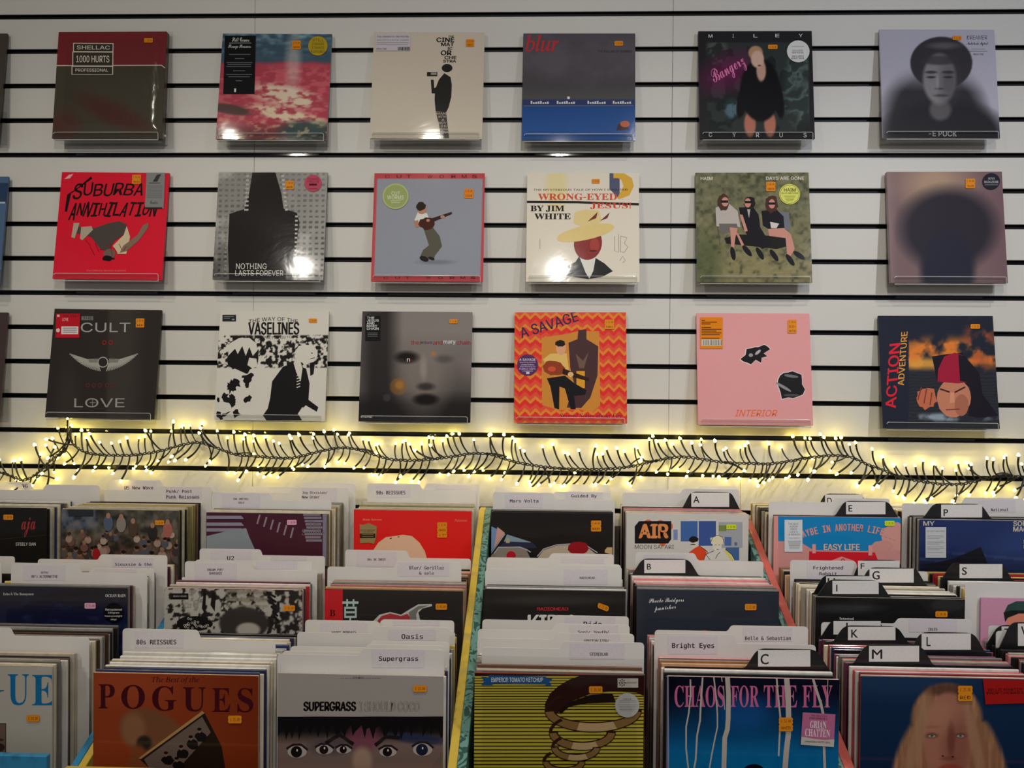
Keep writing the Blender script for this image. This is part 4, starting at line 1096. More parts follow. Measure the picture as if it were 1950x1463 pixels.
divider(s, 2.144, 208, 416, 926, 915, 'L', 308, (231, 917, 297, 938), [('US New Wave', 237, 925.6, 292, 932.4)], 'white divider reading US New Wave')
s.fill(2)
s = Stack('B', 393, 976, 'record with dark plum cover and white stripes at its left', (350, 900), pal='grey olive cream black olive cream'.split())
s.art.bg((62, 30, 40)); LG = (120, 116, 128)
for y in (402, 465, 518): s.art.P([(212, y), (535, y), (560, y+30), (212, y+30)], LG)
s.art.P([(212, 590), (400, 545), (580, 516), (610, 600), (660, 710), (800, 1000), (212, 1000)], (118, 124, 128)); s.art.R(1290, 380, 1420, 1400, (110, 106, 122))
for i in range(9): s.art.R(1110+(i*37 % 30), 380+i*30, 1270+(i*29 % 20), 402+i*30, (112, 104, 116))
for i in range(6): s.art.P([(700+i*62, 390+i*24), (716+i*62, 392+i*24), (690+i*62, 480+i*26), (676+i*62, 476+i*26)], (124, 110, 118))
s.art.T('The', 1160, 450, 1260, 505, (94, 86, 90), 'R'); s.art.T('Smiths', 1100, 525, 1310, 582, (100, 94, 96), 'R')
s.art.price(960, 438, 1052, 486, ('£ 30.00',), (205, 150, 170)); s.front((70, 70, 84))
divider(s, None, 403.7, 631, 953, 939.4, 'L', 517, (423, 941, 495, 967), [('THE SMITHS/', 443.7, 948.5, 474, 953), ('SOLO', 453.6, 955.5, 465, 959.5)], 'white divider with left tab just behind the plum record')
divider(s, None, 446, 664, 939, 928, 'R', 557, (575, 930, 642, 955), [('Joy Division/', 575.6, 936, 623.4, 942), ('New Order', 575.2, 944, 608.5, 949.6)], 'white divider with two line right tab behind the plum record')
divider(s, 2.142, 466, 677, 928, 919, 'R', 573, None, (), 'blank white divider rearmost behind the plum record')
s.fill(3)
s = Stack('B', 674, 971, 'bright red record with a pale rounded shape, back row', (600, 900), pal='cream grey cream white olive cream'.split())
s.art.bg((196, 34, 32)); s.art.P([(540, 722), (590, 650), (660, 600), (740, 590), (820, 578), (900, 590), (970, 650), (1020, 730), (1040, 800), (1100, 1000), (600, 1000)], (196, 164, 136)); s.art.E(704, 612, 11, 5, (60, 30, 24), -20); s.art.E(776, 598, 11, 4, (60, 30, 24))
s.art.T('Bettie Serveert', 440, 427, 620, 447, (214, 150, 110), 'I'); s.art.T('Palomine', 1295, 432, 1412, 456, (214, 130, 96), 'I')
k = s.art.sticker(); k.P([(415, 480), (450, 485), (500, 468), (540, 485), (575, 500), (570, 600), (550, 662), (500, 650), (420, 655), (418, 560)], (128, 112, 72)); k.R(418, 565, 562, 608, (40, 36, 28)); k.T('BETTIE SERVEERT', 424, 528, 562, 543, (50, 44, 30), 'i', .02); k.T('PALOMINE', 446, 546, 540, 556, (50, 44, 30), 'i', .02); k.R(436, 572, 545, 576, (120, 104, 70)); k.R(436, 590, 545, 594, (120, 104, 70))
s.art.price(1135, 462, 1228, 604, ('£ 25.00', 'ORANGE', '+ 7"')); s.front((190, 60, 50))
divider(s, None, 699.5, 907, 933, 922, 'L', 802, (715.5, 925, 781.5, 948), [('90s REISSUES', 716.5, 935, 772, 942)], 'white divider reading 90s REISSUES behind the bright red record')
divider(s, 2.143, 708, 913, 932, 921, 'R', 810, (830, 924, 896, 932.5), [], 'white divider rearmost behind the bright red record')
s.fill(4)
s = Stack('B', 936, 975, 'black record with a drawn car interior and red caps', (900, 900), pal='cream white black grey'.split())
s.art.bg((30, 28, 27)); s.art.P([(170, 500), (300, 560), (170, 740)], (96, 120, 150)); s.art.P([(230, 505), (300, 560), (200, 700)], (170, 130, 120)); s.art.P([(320, 575), (540, 645), (520, 680), (290, 640)], (110, 130, 140)); s.art.P([(300, 640), (560, 650), (600, 700), (200, 720)], (40, 42, 60))
s.art.P([(170, 770), (250, 690), (440, 690), (500, 720), (540, 800), (170, 800)], (120, 110, 100)); s.art.P([(600, 800), (660, 720), (780, 680), (900, 672), (1060, 690), (1150, 760), (1150, 800)], (160, 146, 126)); s.art.P([(1228, 720), (1250, 695), (1320, 695), (1320, 760), (1228, 745)], (170, 146, 104))
for p in ([(170, 750), (300, 570)], [(200, 750), (240, 695), (440, 692), (500, 715), (540, 740)], [(600, 780), (660, 710), (780, 672), (900, 664), (1060, 680), (1160, 745)]): s.art.L(p, 9, (150, 150, 158))
s.art.E(358, 772, 44, 42, (160, 26, 40)); s.art.B(980, 700, 96, 60, (128, 26, 32), .06, 5); s.art.R(310, 612, 345, 655, (150, 136, 116))
s.art.price(1098, 445, 1194, 546, ('£ 40.00', 'RED')); s.front((40, 38, 38))
divider(s, None, 939, 1171, 951.5, 939, 'L', 1055, (961.5, 940.5, 1033, 967), [('Mars Volta', 970.8, 951, 1025.5, 957.4)], 'white divider with left tab behind the black car record')
divider(s, None, 942, 1163, 945, 936.5, 'R', 1054, (1076, 938, 1147.6, 951), [('Guided By', 1087.7, 941.6, 1136.5, 949)], 'white divider with right tab behind the black car record')
divider(s, 2.142, 943, 1160.5, 929, 922, 'R', 1051, None, (), 'blank white divider rearmost behind the black car record')
s.fill(5)
s = Stack('B', 1193, 978, 'white record with blue windows and two sketched people', (1180, 900), pal='white pink tan black white cream'.split())
s.art.bg((176, 172, 166))
OR, PK = (200, 90, 56), (206, 150, 120)
for (x, y, r_) in ((205, 500, 40), (265, 480, 44), (380, 480, 40), (455, 500, 40), (400, 655, 30)): s.art.E(x, y, r_, r_, (206, 96, 62))
s.art.P([(140, 500), (180, 452), (480, 452), (480, 620), (450, 660), (140, 660)], INK); s.art.T('AIR', 176, 476, 456, 612, (222, 140, 84), 'i', .09); s.art.T('MOON SAFARI', 140, 672, 505, 709, (60, 56, 54), 'i')
for (x0, y0, x1, y1, c) in ((568, 452, 725, 640, (58, 88, 140)), (735, 452, 895, 680, (52, 74, 128)), (500, 530, 540, 626, (108, 120, 158)), (920, 460, 1140, 700, (140, 142, 146)), (975, 598, 1038, 680, (66, 90, 138)), (920, 490, 990, 545, (104, 118, 66)), (985, 695, 1110, 815, (60, 88, 130)), (1065, 648, 1092, 678, (90, 88, 130))): s.art.R(x0, y0, x1, y1, c)
s.art.T('FRENCH BAND', 485, 500, 500, 640, (100, 110, 140), 'i') if 0 else None
s.art.P([(640, 745), (700, 700), (740, 680), (800, 720), (820, 800), (750, 820)], (200, 66, 36)); s.art.E(690, 655, 34, 42, (190, 180, 168)); s.art.B(688, 622, 46, 28, INK, .1, 4); s.art.E(682, 668, 26, 5, INK)
s.art.P([(780, 815), (800, 760), (880, 720), (980, 710), (1040, 760), (1070, 815)], (184, 180, 172)); s.art.P([(960, 715), (1010, 730), (1060, 815), (1030, 815)], (190, 176, 90)); s.art.E(905, 680, 42, 60, (188, 182, 172)); s.art.B(905, 635, 66, 50, (196, 188, 160), .15, 7)
for p in ([(850, 640), (865, 600), (910, 582), (955, 600), (970, 650)], [(780, 815), (800, 760), (880, 725)], [(935, 740), (910, 760), (890, 800)], [(800, 760), (840, 810)], [(980, 712), (1040, 760), (1070, 815)], [(740, 680), (800, 720), (820, 745)]): s.art.L(p, 5, INK)
s.art.L([(885, 672), (900, 672)], 4, INK); s.art.L([(918, 672), (934, 672)], 4, INK); s.art.L([(900, 715), (922, 714)], 4, INK)
s.art.price(988, 480, 1082, 526, ('£ 28.00',), (196, 214, 40)); s.front((176, 168, 160))
letter_divider(s, 1299.6, 1409, 937, 959.5, (1316.4, 1388.6), 'A', (1320, 945.5, 1332, 958), 'black letter divider A', d=2.075)
divider(s, 2.115, 1185, 1408, 940, 931, 'R', 1298, None, (), 'white divider with right tab behind letter A')
divider(s, 2.142, 1188, 1404, 933, 925, 'R', 1330, None, (), 'rearmost blank white divider behind letter A')
s.fill(6)
s = Stack('B', 1474, 983, 'pink and blue record with arched pink lettering', (1180, 900), pal='mustard olive teal cream black cream brown mustard black'.split())
a_ = s.art; a_.bg((176, 124, 120)); a_.R(1470, 408, 2700, 638, (24, 110, 160)); a_.P([(1470, 630), (1700, 660), (1800, 720), (2300, 730), (2400, 640), (2700, 600), (2700, 400), (1470, 400)], (24, 110, 160)); a_.R(1400, 400, 1470, 2400, (188, 128, 122))
a_.P([(1760, 732), (2370, 742), (2400, 820), (2500, 1100), (1750, 1100)], (178, 30, 40)); a_.B(2560, 600, 140, 130, (180, 130, 122), .1, 7); a_.B(2440, 690, 100, 60, (176, 124, 116), .1, 9)
words = 'MAYBE IN ANOTHER LIFE...'
for i, ch in enumerate(words):
    if ch == ' ': continue
    t = i/(len(words)-1)*2-1; x = 2110+t*440; y = 510+72*t*t+(30 if t > .6 else 0)*(t-.6)
    if ch == '.': a_.E(x, y+28, 6, 6, (206, 140, 126)); continue
    a_.T(ch, x-15, y-34, x+16, y+32, (206, 138, 126), 'i', .05, t*24)
a_.T('EASY LIFE', 1894, 662, 2228, 722, (206, 170, 150), 'i', .06); a_.R(1787, 665, 1820, 750, (206, 140, 134)); a_.R(2308, 675, 2344, 770, (206, 140, 134)); a_.P([(1955, 820), (2060, 780), (2180, 820)], (206, 140, 134)); a_.ring(2072, 815, 18, 18, 8, (160, 30, 40), 0, 360)
k = a_.note(1528, 438, 1695, 735, (180, 184, 186), [('THE BEST', 1562, 468, 1660, 486), ('ALBUM', 1574, 492, 1650, 508), ('SINCE', 1582, 516, 1644, 532), ("LIFE'S", 1580, 541, 1650, 557), ('A BEACH', 1566, 565, 1672, 582), ('(TIM FAXED IT)', 1570, 602, 1672, 614)])
for i in range(7): k.R(1560+i*2, 632+i*11, 1684-i*3, 636+i*11, (110, 112, 112))
a_.price(2456, 448, 2552, 494, ('£ 28.00',), (196, 214, 40)); s.front((190, 130, 124))
letter_divider(s, 1591, 1710, 954.5, 983, (1611, 1686), 'E', (1615.5, 962, 1623, 974.5), 'black letter divider E')
divider(s, 1.965, 1464, 1694, 957, 948.5, 'R', 1587, None, (), 'white divider with low left shoulder behind letter E')
letter_divider(s, 1555, 1657, 940.6, None, (1571, 1643), 'D', (1575, 948, 1584, 960), 'black letter divider D', d=2.02)
s.fill(7)
s = Stack('B', 1752, 990, 'deep blue record with white corner text and a pale side label', (1550, 900), pal='white grey cream black plum white'.split())
a_ = s.art
def f(X, Y):
    im = np.zeros(X.shape+(3,))+(34, 46, 84); im = mixc(im, st(Y, 700, 900)*.8, (22, 22, 30)); im = mixc(im, st(X+Y, 2200, 2500)*.3, (52, 74, 130)); return mixc(im, ((np.mod(Y, 18) < 5)*st(Y, 720, 760)*st(860-Y, 0, 40)*.5), (60, 70, 110))
a_.bg(f, 80); a_.P([(1010, 860), (1300, 800), (1550, 690), (1610, 840), (1560, 900), (1010, 940)], (26, 27, 34))
a_.T('MY', 1014, 452, 1120, 494, (170, 160, 146), 'i', .06); a_.T('SOFT', 1850, 452, 2010, 498, (170, 160, 146), 'i', .06); a_.T('MACHINE', 1850, 502, 2140, 550, (170, 160, 146), 'i', .06)
k = a_.note(1032, 506, 1224, 790, (168, 170, 172), [('MY SOFT MACHINE', 1046, 538, 1210, 550)])
for i in range(13):
    if i % 4 != 3: k.R(1046, 582+i*13, 1046+(150, 160, 120, 0)[i % 4], 586+i*13, (120, 122, 126))
a_.price(1940, 620, 2040, 710, ('£ 25.00', 'GREEN')); s.front((60, 62, 90))
letter_divider(s, 1759, 1888, 959.5, 987, (1792, 1870), 'P', (1796.5, 970, 1805.4, 983), 'black letter divider P')
divider(s, 1.99, 1718, 1951, 960, 948, 'R', 1834, (1862, 952, 1933.6, 976), [('National', 1887, 968, 1920, 974)], 'white divider with right tab behind letter P')
s.fill(8)

# ---- middle row
s = Stack('M', -66, 1125, 'unseen', None, d0=1.72)
s.x = at(19, 1097, 1.80).x-.315
s.divs = []
divider(s, 1.84, -215, 28, 1068, 1058, 'R', -90, None, (), 'white divider cut off at the left edge, middle row')
divider(s, 1.78, -260, 3, 1080, 1070, 'R', -120, None, (), 'lower white divider cut off at the left edge, middle row')
s.dmin = 1.80; s.dmax = 1.815; s.look = 'blue record cut off at the left edge'; s.pal = ['blue', 'black', 'blue']; s.fill(11, step=.03)
s = Stack('M', -16, 1116, 'dark blue record with small white serif titles, middle row', (0, 900), pal='cream mustard plum grey black white white'.split())
a_ = s.art
def f(X, Y):
    n = vnoise(X, Y*2.5, 120, 71, 3); im = np.zeros(X.shape+(3,))+(40, 38, 44); im = mixc(im, st(Y, 1180, 1290), (24, 26, 48)); return mixc(im, st(n, .55, .8)*st(Y, 1150, 1200)*.5, (50, 56, 92))
a_.bg(f, 80); a_.T('Echo & The Bunnymen', 30, 1116, 315, 1145, (170, 168, 164), 'R'); a_.T('OCEAN RAIN', 980, 1130, 1168, 1157, (180, 178, 174), 'R')
k = a_.sticker(); k.E(1060, 1300, 92, 90, (18, 18, 20))
for i, (t, w2) in enumerate((('Remastered', 76), ('180gram', 52), ('heavyweight', 80), ('vinyl', 28))): k.T(t, 1060-w2, 1260+i*31, 1060+w2, 1280+i*31, (190, 188, 184), 'i', .03)
a_.price(790, 1208, 896, 1262, ('£ 25.00',), (205, 150, 170)); s.front((40, 38, 46))
divider(s, None, 21, 280, 1090, 1074, 'L', 151, (44, 1077, 124, 1106), [('GOTH/', 78, 1088.5, 92.7, 1093), ("80's ALTERNATIVE", 60, 1095.5, 110, 1100.5)], "white divider reading GOTH/ 80's ALTERNATIVE")
divider(s, 1.80, 44, 294, 1091, 1081.5, 'R', 172, (178, 1083, 261, 1091), [], 'white divider with right tab behind the GOTH one')
divider(s, None, 72, 318.6, 1066.6, 1056, 'R', 189, (213, 1063, 292, 1081), [('Siouxsie & the', 219, 1072, 289, 1078)], 'white divider with tall right tab behind the GOTH one')
s.fill(12)
s = Stack('M', 313, 1120, 'black and white collage record with patterned fabric', (350, 900), pal='red plum white grey black cream'.split())
a_ = s.art
def f(X, Y):
    n = vnoise(X, Y, 40, 81, 3); im = np.zeros(X.shape+(3,))+(150, 146, 138); im = mixc(im, st(n, .5, .56), (34, 32, 31)); im = mixc(im, sm(X, Y, 80, 1200, 90, 120, .3)*st(n, .2, .8), (160, 156, 146))
    im = mixc(im, st(X, 385, 395)*st(790-X, 0, 10)*st(1260-Y, 0, 20)*(np.sin(Y*.09+n*5)*.5+.4), (120, 112, 98)); im = mixc(im, sm(X, Y, 560, 1400, 230, 150, .12), (50, 46, 42)); im = mixc(im, sm(X, Y, 600, 1460, 110, 66, .3), (150, 144, 134))
    im = mixc(im, st(X, 880, 940)*st(n, .42, .5)*.8, (40, 36, 34)); return im
a_.bg(f, 140); a_.B(100, 1400, 170, 70, INK, .06, 5)
for i in range(26):
    r = random.Random(i); a_.ring(r.uniform(-20, 250), r.uniform(1345, 1450), 11, 11, 4, (170, 164, 152), 0, 360, 0, 10)
a_.R(-115, 1122, 45, 1178, (24, 22, 22)); a_.T('BEACH HOUSE', -95, 1140, 28, 1156, (150, 146, 140), 'i', .02)
for q in ((170, 1080, 210, 1320), (250, 1090, 300, 1290)): a_.P([(q[0]+20, q[1]), (q[2], q[1]+40), (q[2]-10, q[3]), (q[0], q[3]-60)], INK)
for i in range(6): a_.P([(770+i*14, 1100+i*44), (860+i*5, 1150+i*44), (850+i*5, 1166+i*44), (764+i*14, 1118+i*44)], INK)
a_.price(926, 1230, 1036, 1284, ('£ 25.00',)); s.front((120, 60, 56))
divider(s, None, 352, 604, 1085.5, 1071, 'L', 480, (371, 1073, 451, 1104), [('DREAM POP/', 395, 1083, 426, 1088), ('SHOEGAZE', 398, 1089.7, 423, 1094.5)], 'white divider reading DREAM POP/ SHOEGAZE')
divider(s, None, 360, 594, 1080, 1068, 'R', 480, (487, 1069.5, 566, 1084), [], 'white divider with blank pasted tab behind the DREAM POP one')
divider(s, 1.86, 372, 618.7, 1068, 1057.5, 'R', 491, (516, 1060, 584, 1068), [], 'white divider with right tab in front of the rearmost one, behind black and white collage')
divider(s, 1.90, 380, 617, 1062, 1046.7, 'L', 499, (401, 1048, 478, 1068), [('U2', 432.7, 1059, 446, 1067)], 'rearmost white divider behind the black and white collage record')
s.fill(13)
s = Stack('M', 618, 1122, 'dark record with red left band and a neon style outline', (600, 900), pal='tan white pink grey brown mustard black'.split())
a_ = s.art; a_.bg((40, 37, 36)); a_.R(60, 1085, 258, 2600, (170, 34, 38)); a_.T('B', 136, 1274, 188, 1334, (50, 20, 22), 'R')
a_.T('莫', 250, 1176, 408, 1460, (150, 170, 166), 'c', .01) if FONTS.get('c') else None
a_.P([(540, 1380), (600, 1320), (700, 1295), (800, 1320), (880, 1270), (960, 1224), (1085, 1222), (1088, 1240), (1000, 1262), (960, 1300), (980, 1380)], (166, 166, 162)); a_.P([(560, 1400), (620, 1332), (700, 1308), (800, 1332), (860, 1310), (880, 1340), (890, 1400)], (150, 50, 56)); a_.P([(870, 1300), (960, 1240), (1060, 1232), (960, 1275), (940, 1320), (950, 1400), (890, 1400)], (104, 102, 98))
a_.price(1120, 1215, 1228, 1272, ('£ 45.00',)); s.front((60, 50, 48))
divider(s, None, 623.6, 878.6, 1081.5, 1068.6, 'R', 753.4, (757, 1071, 855, 1098), [('Blur/ Gorillaz', 779.5, 1078, 845.5, 1085.6), ('& solo', 798, 1088.7, 826, 1094.5)], 'white divider with two line right tab behind the neon outline record')
divider(s, None, 657.4, 896.8, 1062.7, 1049, 'L', 777.4, (678.6, 1051, 755, 1080), [('90s UK INDIE', 699.5, 1063.5, 734.8, 1068)], 'white divider reading 90s UK INDIE')
s.fill(14)
s = Stack('M', 922, 1122, 'black record with small red caps and large white letters', (900, 900), pal='white black grey pink navy cream'.split())
a_ = s.art
def f(X, Y):
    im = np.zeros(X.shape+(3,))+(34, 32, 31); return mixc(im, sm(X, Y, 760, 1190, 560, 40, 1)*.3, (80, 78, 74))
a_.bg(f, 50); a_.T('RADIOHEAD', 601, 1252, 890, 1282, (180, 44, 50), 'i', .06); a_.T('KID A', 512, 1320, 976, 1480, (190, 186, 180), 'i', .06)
a_.E(340, 1500, 200, 60, (110, 110, 116)); a_.P([(200, 1560), (330, 1440), (420, 1540), (600, 1470), (760, 1600), (200, 1600)], (150, 154, 160))
a_.T('£', 1175, 1225, 1180, 1230, (60, 30, 20)) if 0 else None
k = a_.sticker('price_sticker'); k.P([(1174, 1208), (1256, 1238), (1266, 1252), (1260, 1278), (1246, 1288), (1168, 1256), (1160, 1240), (1166, 1216)], (255, 158, 38)); k.T('£ 35.00', 1178, 1236, 1254, 1262, (60, 25, 15), 'm', 0, 20)
s.front((50, 48, 50))
divider(s, None, 924, 1184, 1086.7, 1077.4, 'R', 1057, (1074, 1085, 1157, 1114), [('RADIOHEAD', 1103.7, 1098.6, 1132.8, 1103)], 'white divider with wide right tab first behind the white lettered black record')
divider(s, None, 925.6, 1182, 1083.5, 1073.5, 'R', 1055, None, (), 'blank white divider second behind the white lettered black record')
divider(s, None, 926, 1168, 1070, 1062, 'R', 1050, (1068, 1064, 1150, 1074), [], 'blank white divider third behind the white lettered black record')
divider(s, None, 927.7, 1168.7, 1063.5, 1053.8, 'R', 1047.7, (1067, 1060, 1157, 1077), [('Pixies-', 1097, 1069, 1125.6, 1075)], 'rearmost white divider behind the white lettered black record')
s.fill(15)
s = Stack('M', 1214, 1122, 'dark slate record with white handwriting, middle row', (1180, 900), pal='white white grey pink black cream'.split())
a_ = s.art
def f(X, Y):
    im = np.zeros(X.shape+(3,))+(40, 45, 54); im = mixc(im, sm(X, Y, 1050, 1310, 200, 40, .2)*.4, (32, 36, 44)); return mixc(im, st(240-X, 0, 60)*.3, (60, 62, 66))
a_.bg(f, 50); a_.T('Phoebe Bridgers', 272, 1165, 598, 1222, (196, 196, 196), 'S', 0, -2); a_.T('punisher', 320, 1235, 525, 1290, (196, 196, 196), 'S', 0, -6)
a_.price(1160, 1218, 1270, 1276, ('£ 27.00',)); a_.B(780, 1620, 120, 150, (150, 40, 40), .1, 3); s.front((70, 72, 78))
letter_divider(s, 1204.6, 1330.8, 1064.7, 1095, (1226.8, 1305), 'B', (1231.7, 1073.7, 1240, 1085), 'black letter divider B')
divider(s, 1.85, 1210, 1454, 1067.8, 1054, 'L', 1326, (1226, 1056, 1305, 1064), [], 'white divider with left tab behind letter B')
s.fill(16)
s = Stack('M', 1553, 1137, 'black record with small white name and painted grey sheen', (1550, 900), pal='tan plum cream black grey cream white'.split())
a_ = s.art
def f(X, Y):
    im = np.zeros(X.shape+(3,))+(28, 27, 28); im = mixc(im, sm(X, Y, 300, 1260, 300, 40, 1)*.3, (90, 90, 94)); return mixc(im, sm(X, Y, 1240, 1230, 150, 60, .2)*.35, (60, 60, 60))  # soft grey ellipses paint a sheen into the black print
a_.bg(f, 50); a_.T('Interpol', 237, 1346, 372, 1378, (190, 188, 186), 'i', .03); a_.T('Antics', 237, 1384, 340, 1412, (190, 188, 186), 'i', .03); a_.price(1122, 1286, 1238, 1340, ('£ 30.00',)); s.front((120, 112, 96))
letter_divider(s, 1557, 1695, 1104.7, 1136, (1585, 1673), 'I', (1592, 1113.7, 1594.6, 1126.7), 'black letter divider I')
letter_divider(s, 1550, 1673, 1096, None, (1573, 1659), 'H', (1576, 1101, 1590, 1117), 'black letter divider H half hidden behind letter I', d=1.675)
letter_divider(s, 1637, 1764, 1081.5, 1113.7, (1655.6, 1739.7), 'G', (1660.8, 1087.7, 1675, 1104), 'black letter divider G')
letter_divider(s, 1623, 1727, 1066.6, None, (1633.7, 1713), 'F', (1638.6, 1073, 1646, 1083.6), 'black letter divider F behind letter G', d=1.79)
divider(s, 1.80, 1504.7, 1767, 1086.7, 1069, 'L', 1632, (1537, 1070.5, 1622, 1105), [('Frightened', 1548.6, 1078, 1605.4, 1086.5), ('Rabbit', 1560, 1089.7, 1593.5, 1096)], 'white divider with two line left tab beside letter F')
s.fill(17)
s = Stack('M', 1868, 1139, 'pink record with a person in a dark green cap', (1550, 900), pal='grey black white red mustard white'.split())
a_ = s.art; a_.bg((180, 128, 150)); a_.B(1900, 1420, 110, 150, (190, 120, 96), .04, 3); a_.P([(1765, 1300), (1800, 1230), (1880, 1195), (1980, 1195), (2060, 1240), (2080, 1330), (1900, 1290)], (44, 66, 60)); a_.P([(1760, 1300), (1830, 1280), (1960, 1280), (2060, 1310), (1900, 1310), (1800, 1350), (1775, 1390)], (28, 32, 30)); a_.B(1900, 1700, 260, 150, (60, 66, 80), .05, 9); s.front((150, 110, 130))
letter_divider(s, 1793, 1929.5, 1073, 1105, (1827, 1908.6), 'S', (1831.4, 1080.5, 1841, 1095), 'black letter divider S')
divider(s, 1.655, 1838, 2112, 1111, 1100, 'R', 1980, None, (), 'white divider in front of letter S')
s.fill(18)

# ---- front row
s = Stack('F', -207, 1263, 'white record with large blue serif capitals, bottom left corner', (0, 1163), pal='cream pink cream white grey black brown grey white'.split())
a_ = s.art
def f(X, Y):
    return np.zeros(X.shape+(3,))+(150, 145, 134)
a_.bg((150, 145, 134)); BL = (22, 90, 132)
for t, x0, x1, y0, y1 in (('L', -1000, -770, 560, 860), ('O', -730, -440, 560, 870), ('G', -330, 40, 570, 870), ('U', 75, 270, 590, 880), ('E', 300, 516, 598, 880)): a_.T(t, x0, y0, x1, y1, BL, 'R')
a_.R(-600, 1045, 60, 1900, INK)
a_.base = (lambda X, Y: mixc(np.zeros(X.shape+(3,))+(150, 145, 134), sm(X, Y, 420, 530, 70, 30, 1)*.25, (170, 165, 150)), 30)
a_.R(-590, 1052, 54, 1900, (92, 74, 64)); a_.E(-10, 1270, 60, 40, (50, 38, 34)); a_.E(-20, 1200, 60, 16, (60, 46, 40))
a_.price(252, 965, 374, 1027, ('£ 20.00',)); s.front((160, 152, 140))
divider(s, None, -132, 170, 1212, 1196, 'L', 24, None, (), 'white divider in the bottom left stack behind the blue capitals record')
s.fill(21)
s = Stack('F', 178, 1281, 'burnt orange record with large dark serif capitals', (0, 1163), pal='white cream navy white tan cream red black white'.split())
a_ = s.art
def f(X, Y):
    im = np.zeros(X.shape+(3,))+(122, 52, 28); im = mixc(im, st(X, 1500, 2400)*.5, (84, 28, 14)); im = mixc(im, sm(X, Y, 1150, 700, 400, 160, 1)*.3, (150, 70, 44))
    im = mixc(im, sm(X, Y, 1420, 1150, 330, 220, .2, 25)*.9, (98, 64, 44)); im = mixc(im, sm(X, Y, 1240, 1100, 110, 150, .5)*.7, (124, 88, 62)); im = mixc(im, sm(X, Y, 1340, 1230, 70, 70, .4), (38, 34, 28)); return mixc(im, sm(X, Y, 1290, 1450, 90, 200, .3), (110, 60, 36))
a_.bg(f, 110); D_ = (56, 18, 24)
a_.T('The Best of the', 1410, 612, 1852, 680, D_, 'I', .008)
for t, x0, x1, y0, y1 in (('P', 915, 1068, 684, 908), ('O', 1128, 1348, 690, 914), ('G', 1416, 1640, 700, 932), ('U', 1700, 1912, 712, 938), ('E', 1972, 2140, 720, 940), ('S', 2206, 2352, 718, 946)): a_.T(t, x0, y0, x1, y1, D_, 'R')
a_.P([(1288, 1370), (1880, 932), (1905, 955), (2060, 1260), (2100, 1500), (1500, 1560)], (34, 26, 22)); a_.P([(1288, 1370), (1880, 932), (1902, 950), (1310, 1378)], (150, 116, 70)); a_.P([(1340, 1380), (1880, 985), (1960, 1130), (1700, 1420), (1640, 1480), (1400, 1480)], (92, 78, 70))
for (x, y) in ((1560, 1390), (1700, 1330), (1790, 1240), (1870, 1170), (1660, 1440)): a_.B(x, y, 56, 46, (24, 22, 22), .15, x, 12); a_.E(x-14, y-56, 17, 22, (110, 86, 72)); a_.E(x-16, y-70, 20, 14, (26, 22, 22))
a_.price(2122, 970, 2250, 1042, ('£ 25.00',)); s.front((170, 130, 96))
divider(s, None, 233.4, 524.6, 1219, 1200, 'L', 380, (256, 1203, 349, 1234), [('80s REISSUES', 260, 1218.4, 336, 1227.6)], 'white divider reading 80s REISSUES behind the burnt orange record')
s.fill(22)
s = Stack('F', 529, 1282, 'grey topped record with dark fringe and several painted eyes', (600, 1163), pal='white grey white navy mustard black'.split())
a_ = s.art
def f(X, Y):
    n = vnoise(X, Y, 70, 91, 3); im = np.zeros(X.shape+(3,))+(136, 130, 124)
    im = mixc(im, st(Y, 984, 990), (24, 23, 24)); sk = st(Y, 1120, 1240); im = mixc(im, sk*.9, (110, 92, 86)); im = mixc(im, sm(X, Y, 450, 1180, 150, 120, .7)*.8, (104, 54, 70)); im = mixc(im, sm(X, Y, 950, 1190, 260, 46, .5, 6), (38, 42, 66)); im = mixc(im, sm(X, Y, 440, 1400, 90, 130, .5)*.8, (150, 126, 106)); im = mixc(im, st(Y, 1400, 1500)*.6, (130, 104, 90)); im = mixc(im, sm(X, Y, 140, 1260, 200, 80, .6)*.7, (70, 60, 66))
    return im
a_.bg(f, 120)
a_.T('PLAYABLE ON', 240, 623, 345, 636, (60, 58, 58), 'i'); a_.T('STEREO', 352, 616, 454, 636, (40, 38, 38), 'i', .05); a_.T('& MONO EQUIPMENT', 460, 623, 616, 636, (60, 58, 58), 'i')
a_.T('SUPERGRASS', -108, 843, 385, 935, (20, 18, 18), 'i', .085); a_.T('I SHOULD COCO', 412, 843, 972, 938, (84, 80, 76), 'i', .05); a_.T('I SHOULD COCO', 412, 843, 972, 938, (140, 134, 127), 'i', shrink=.05)
fr = [(-360, 985), (1260, 985)]
r = random.Random(8); x = 1260; pts = []
while x > -360:
    pts += [(x, 1100+r.uniform(-20, 60)), (x-r.uniform(16, 30), 1150+r.uniform(0, 60)), (x-r.uniform(34, 60), 1060+r.uniform(0, 30))]; x -= r.uniform(60, 110)
a_.P(fr+pts+[(-360, 1100)], (20, 19, 20))
for (x, y, rx, ry, dark) in ((-165, 1310, 90, 56, (22, 22, 24)), (90, 1290, 80, 44, (30, 22, 26)), (270, 1290, 70, 36, (26, 18, 22)), (680, 1310, 80, 46, (26, 20, 22)), (1000, 1290, 90, 58, (26, 30, 50))):
    a_.E(x, y, rx, ry, (150, 142, 136)); a_.E(x-6, y, ry*.95, ry*.95, dark); a_.E(x, y-14, 7, 11, (190, 186, 180)); a_.L([(x-rx*1.1, y-ry*.5), (x-rx*.4, y-ry*1.2), (x+rx*.4, y-ry*1.2), (x+rx*1.1, y-ry*.3)], 20, (34, 28, 32))
for q in ([(100, 1230), (230, 1150), (360, 1240)], [(560, 1250), (660, 1170), (790, 1180)]): a_.L(q, 34, (28, 24, 28))
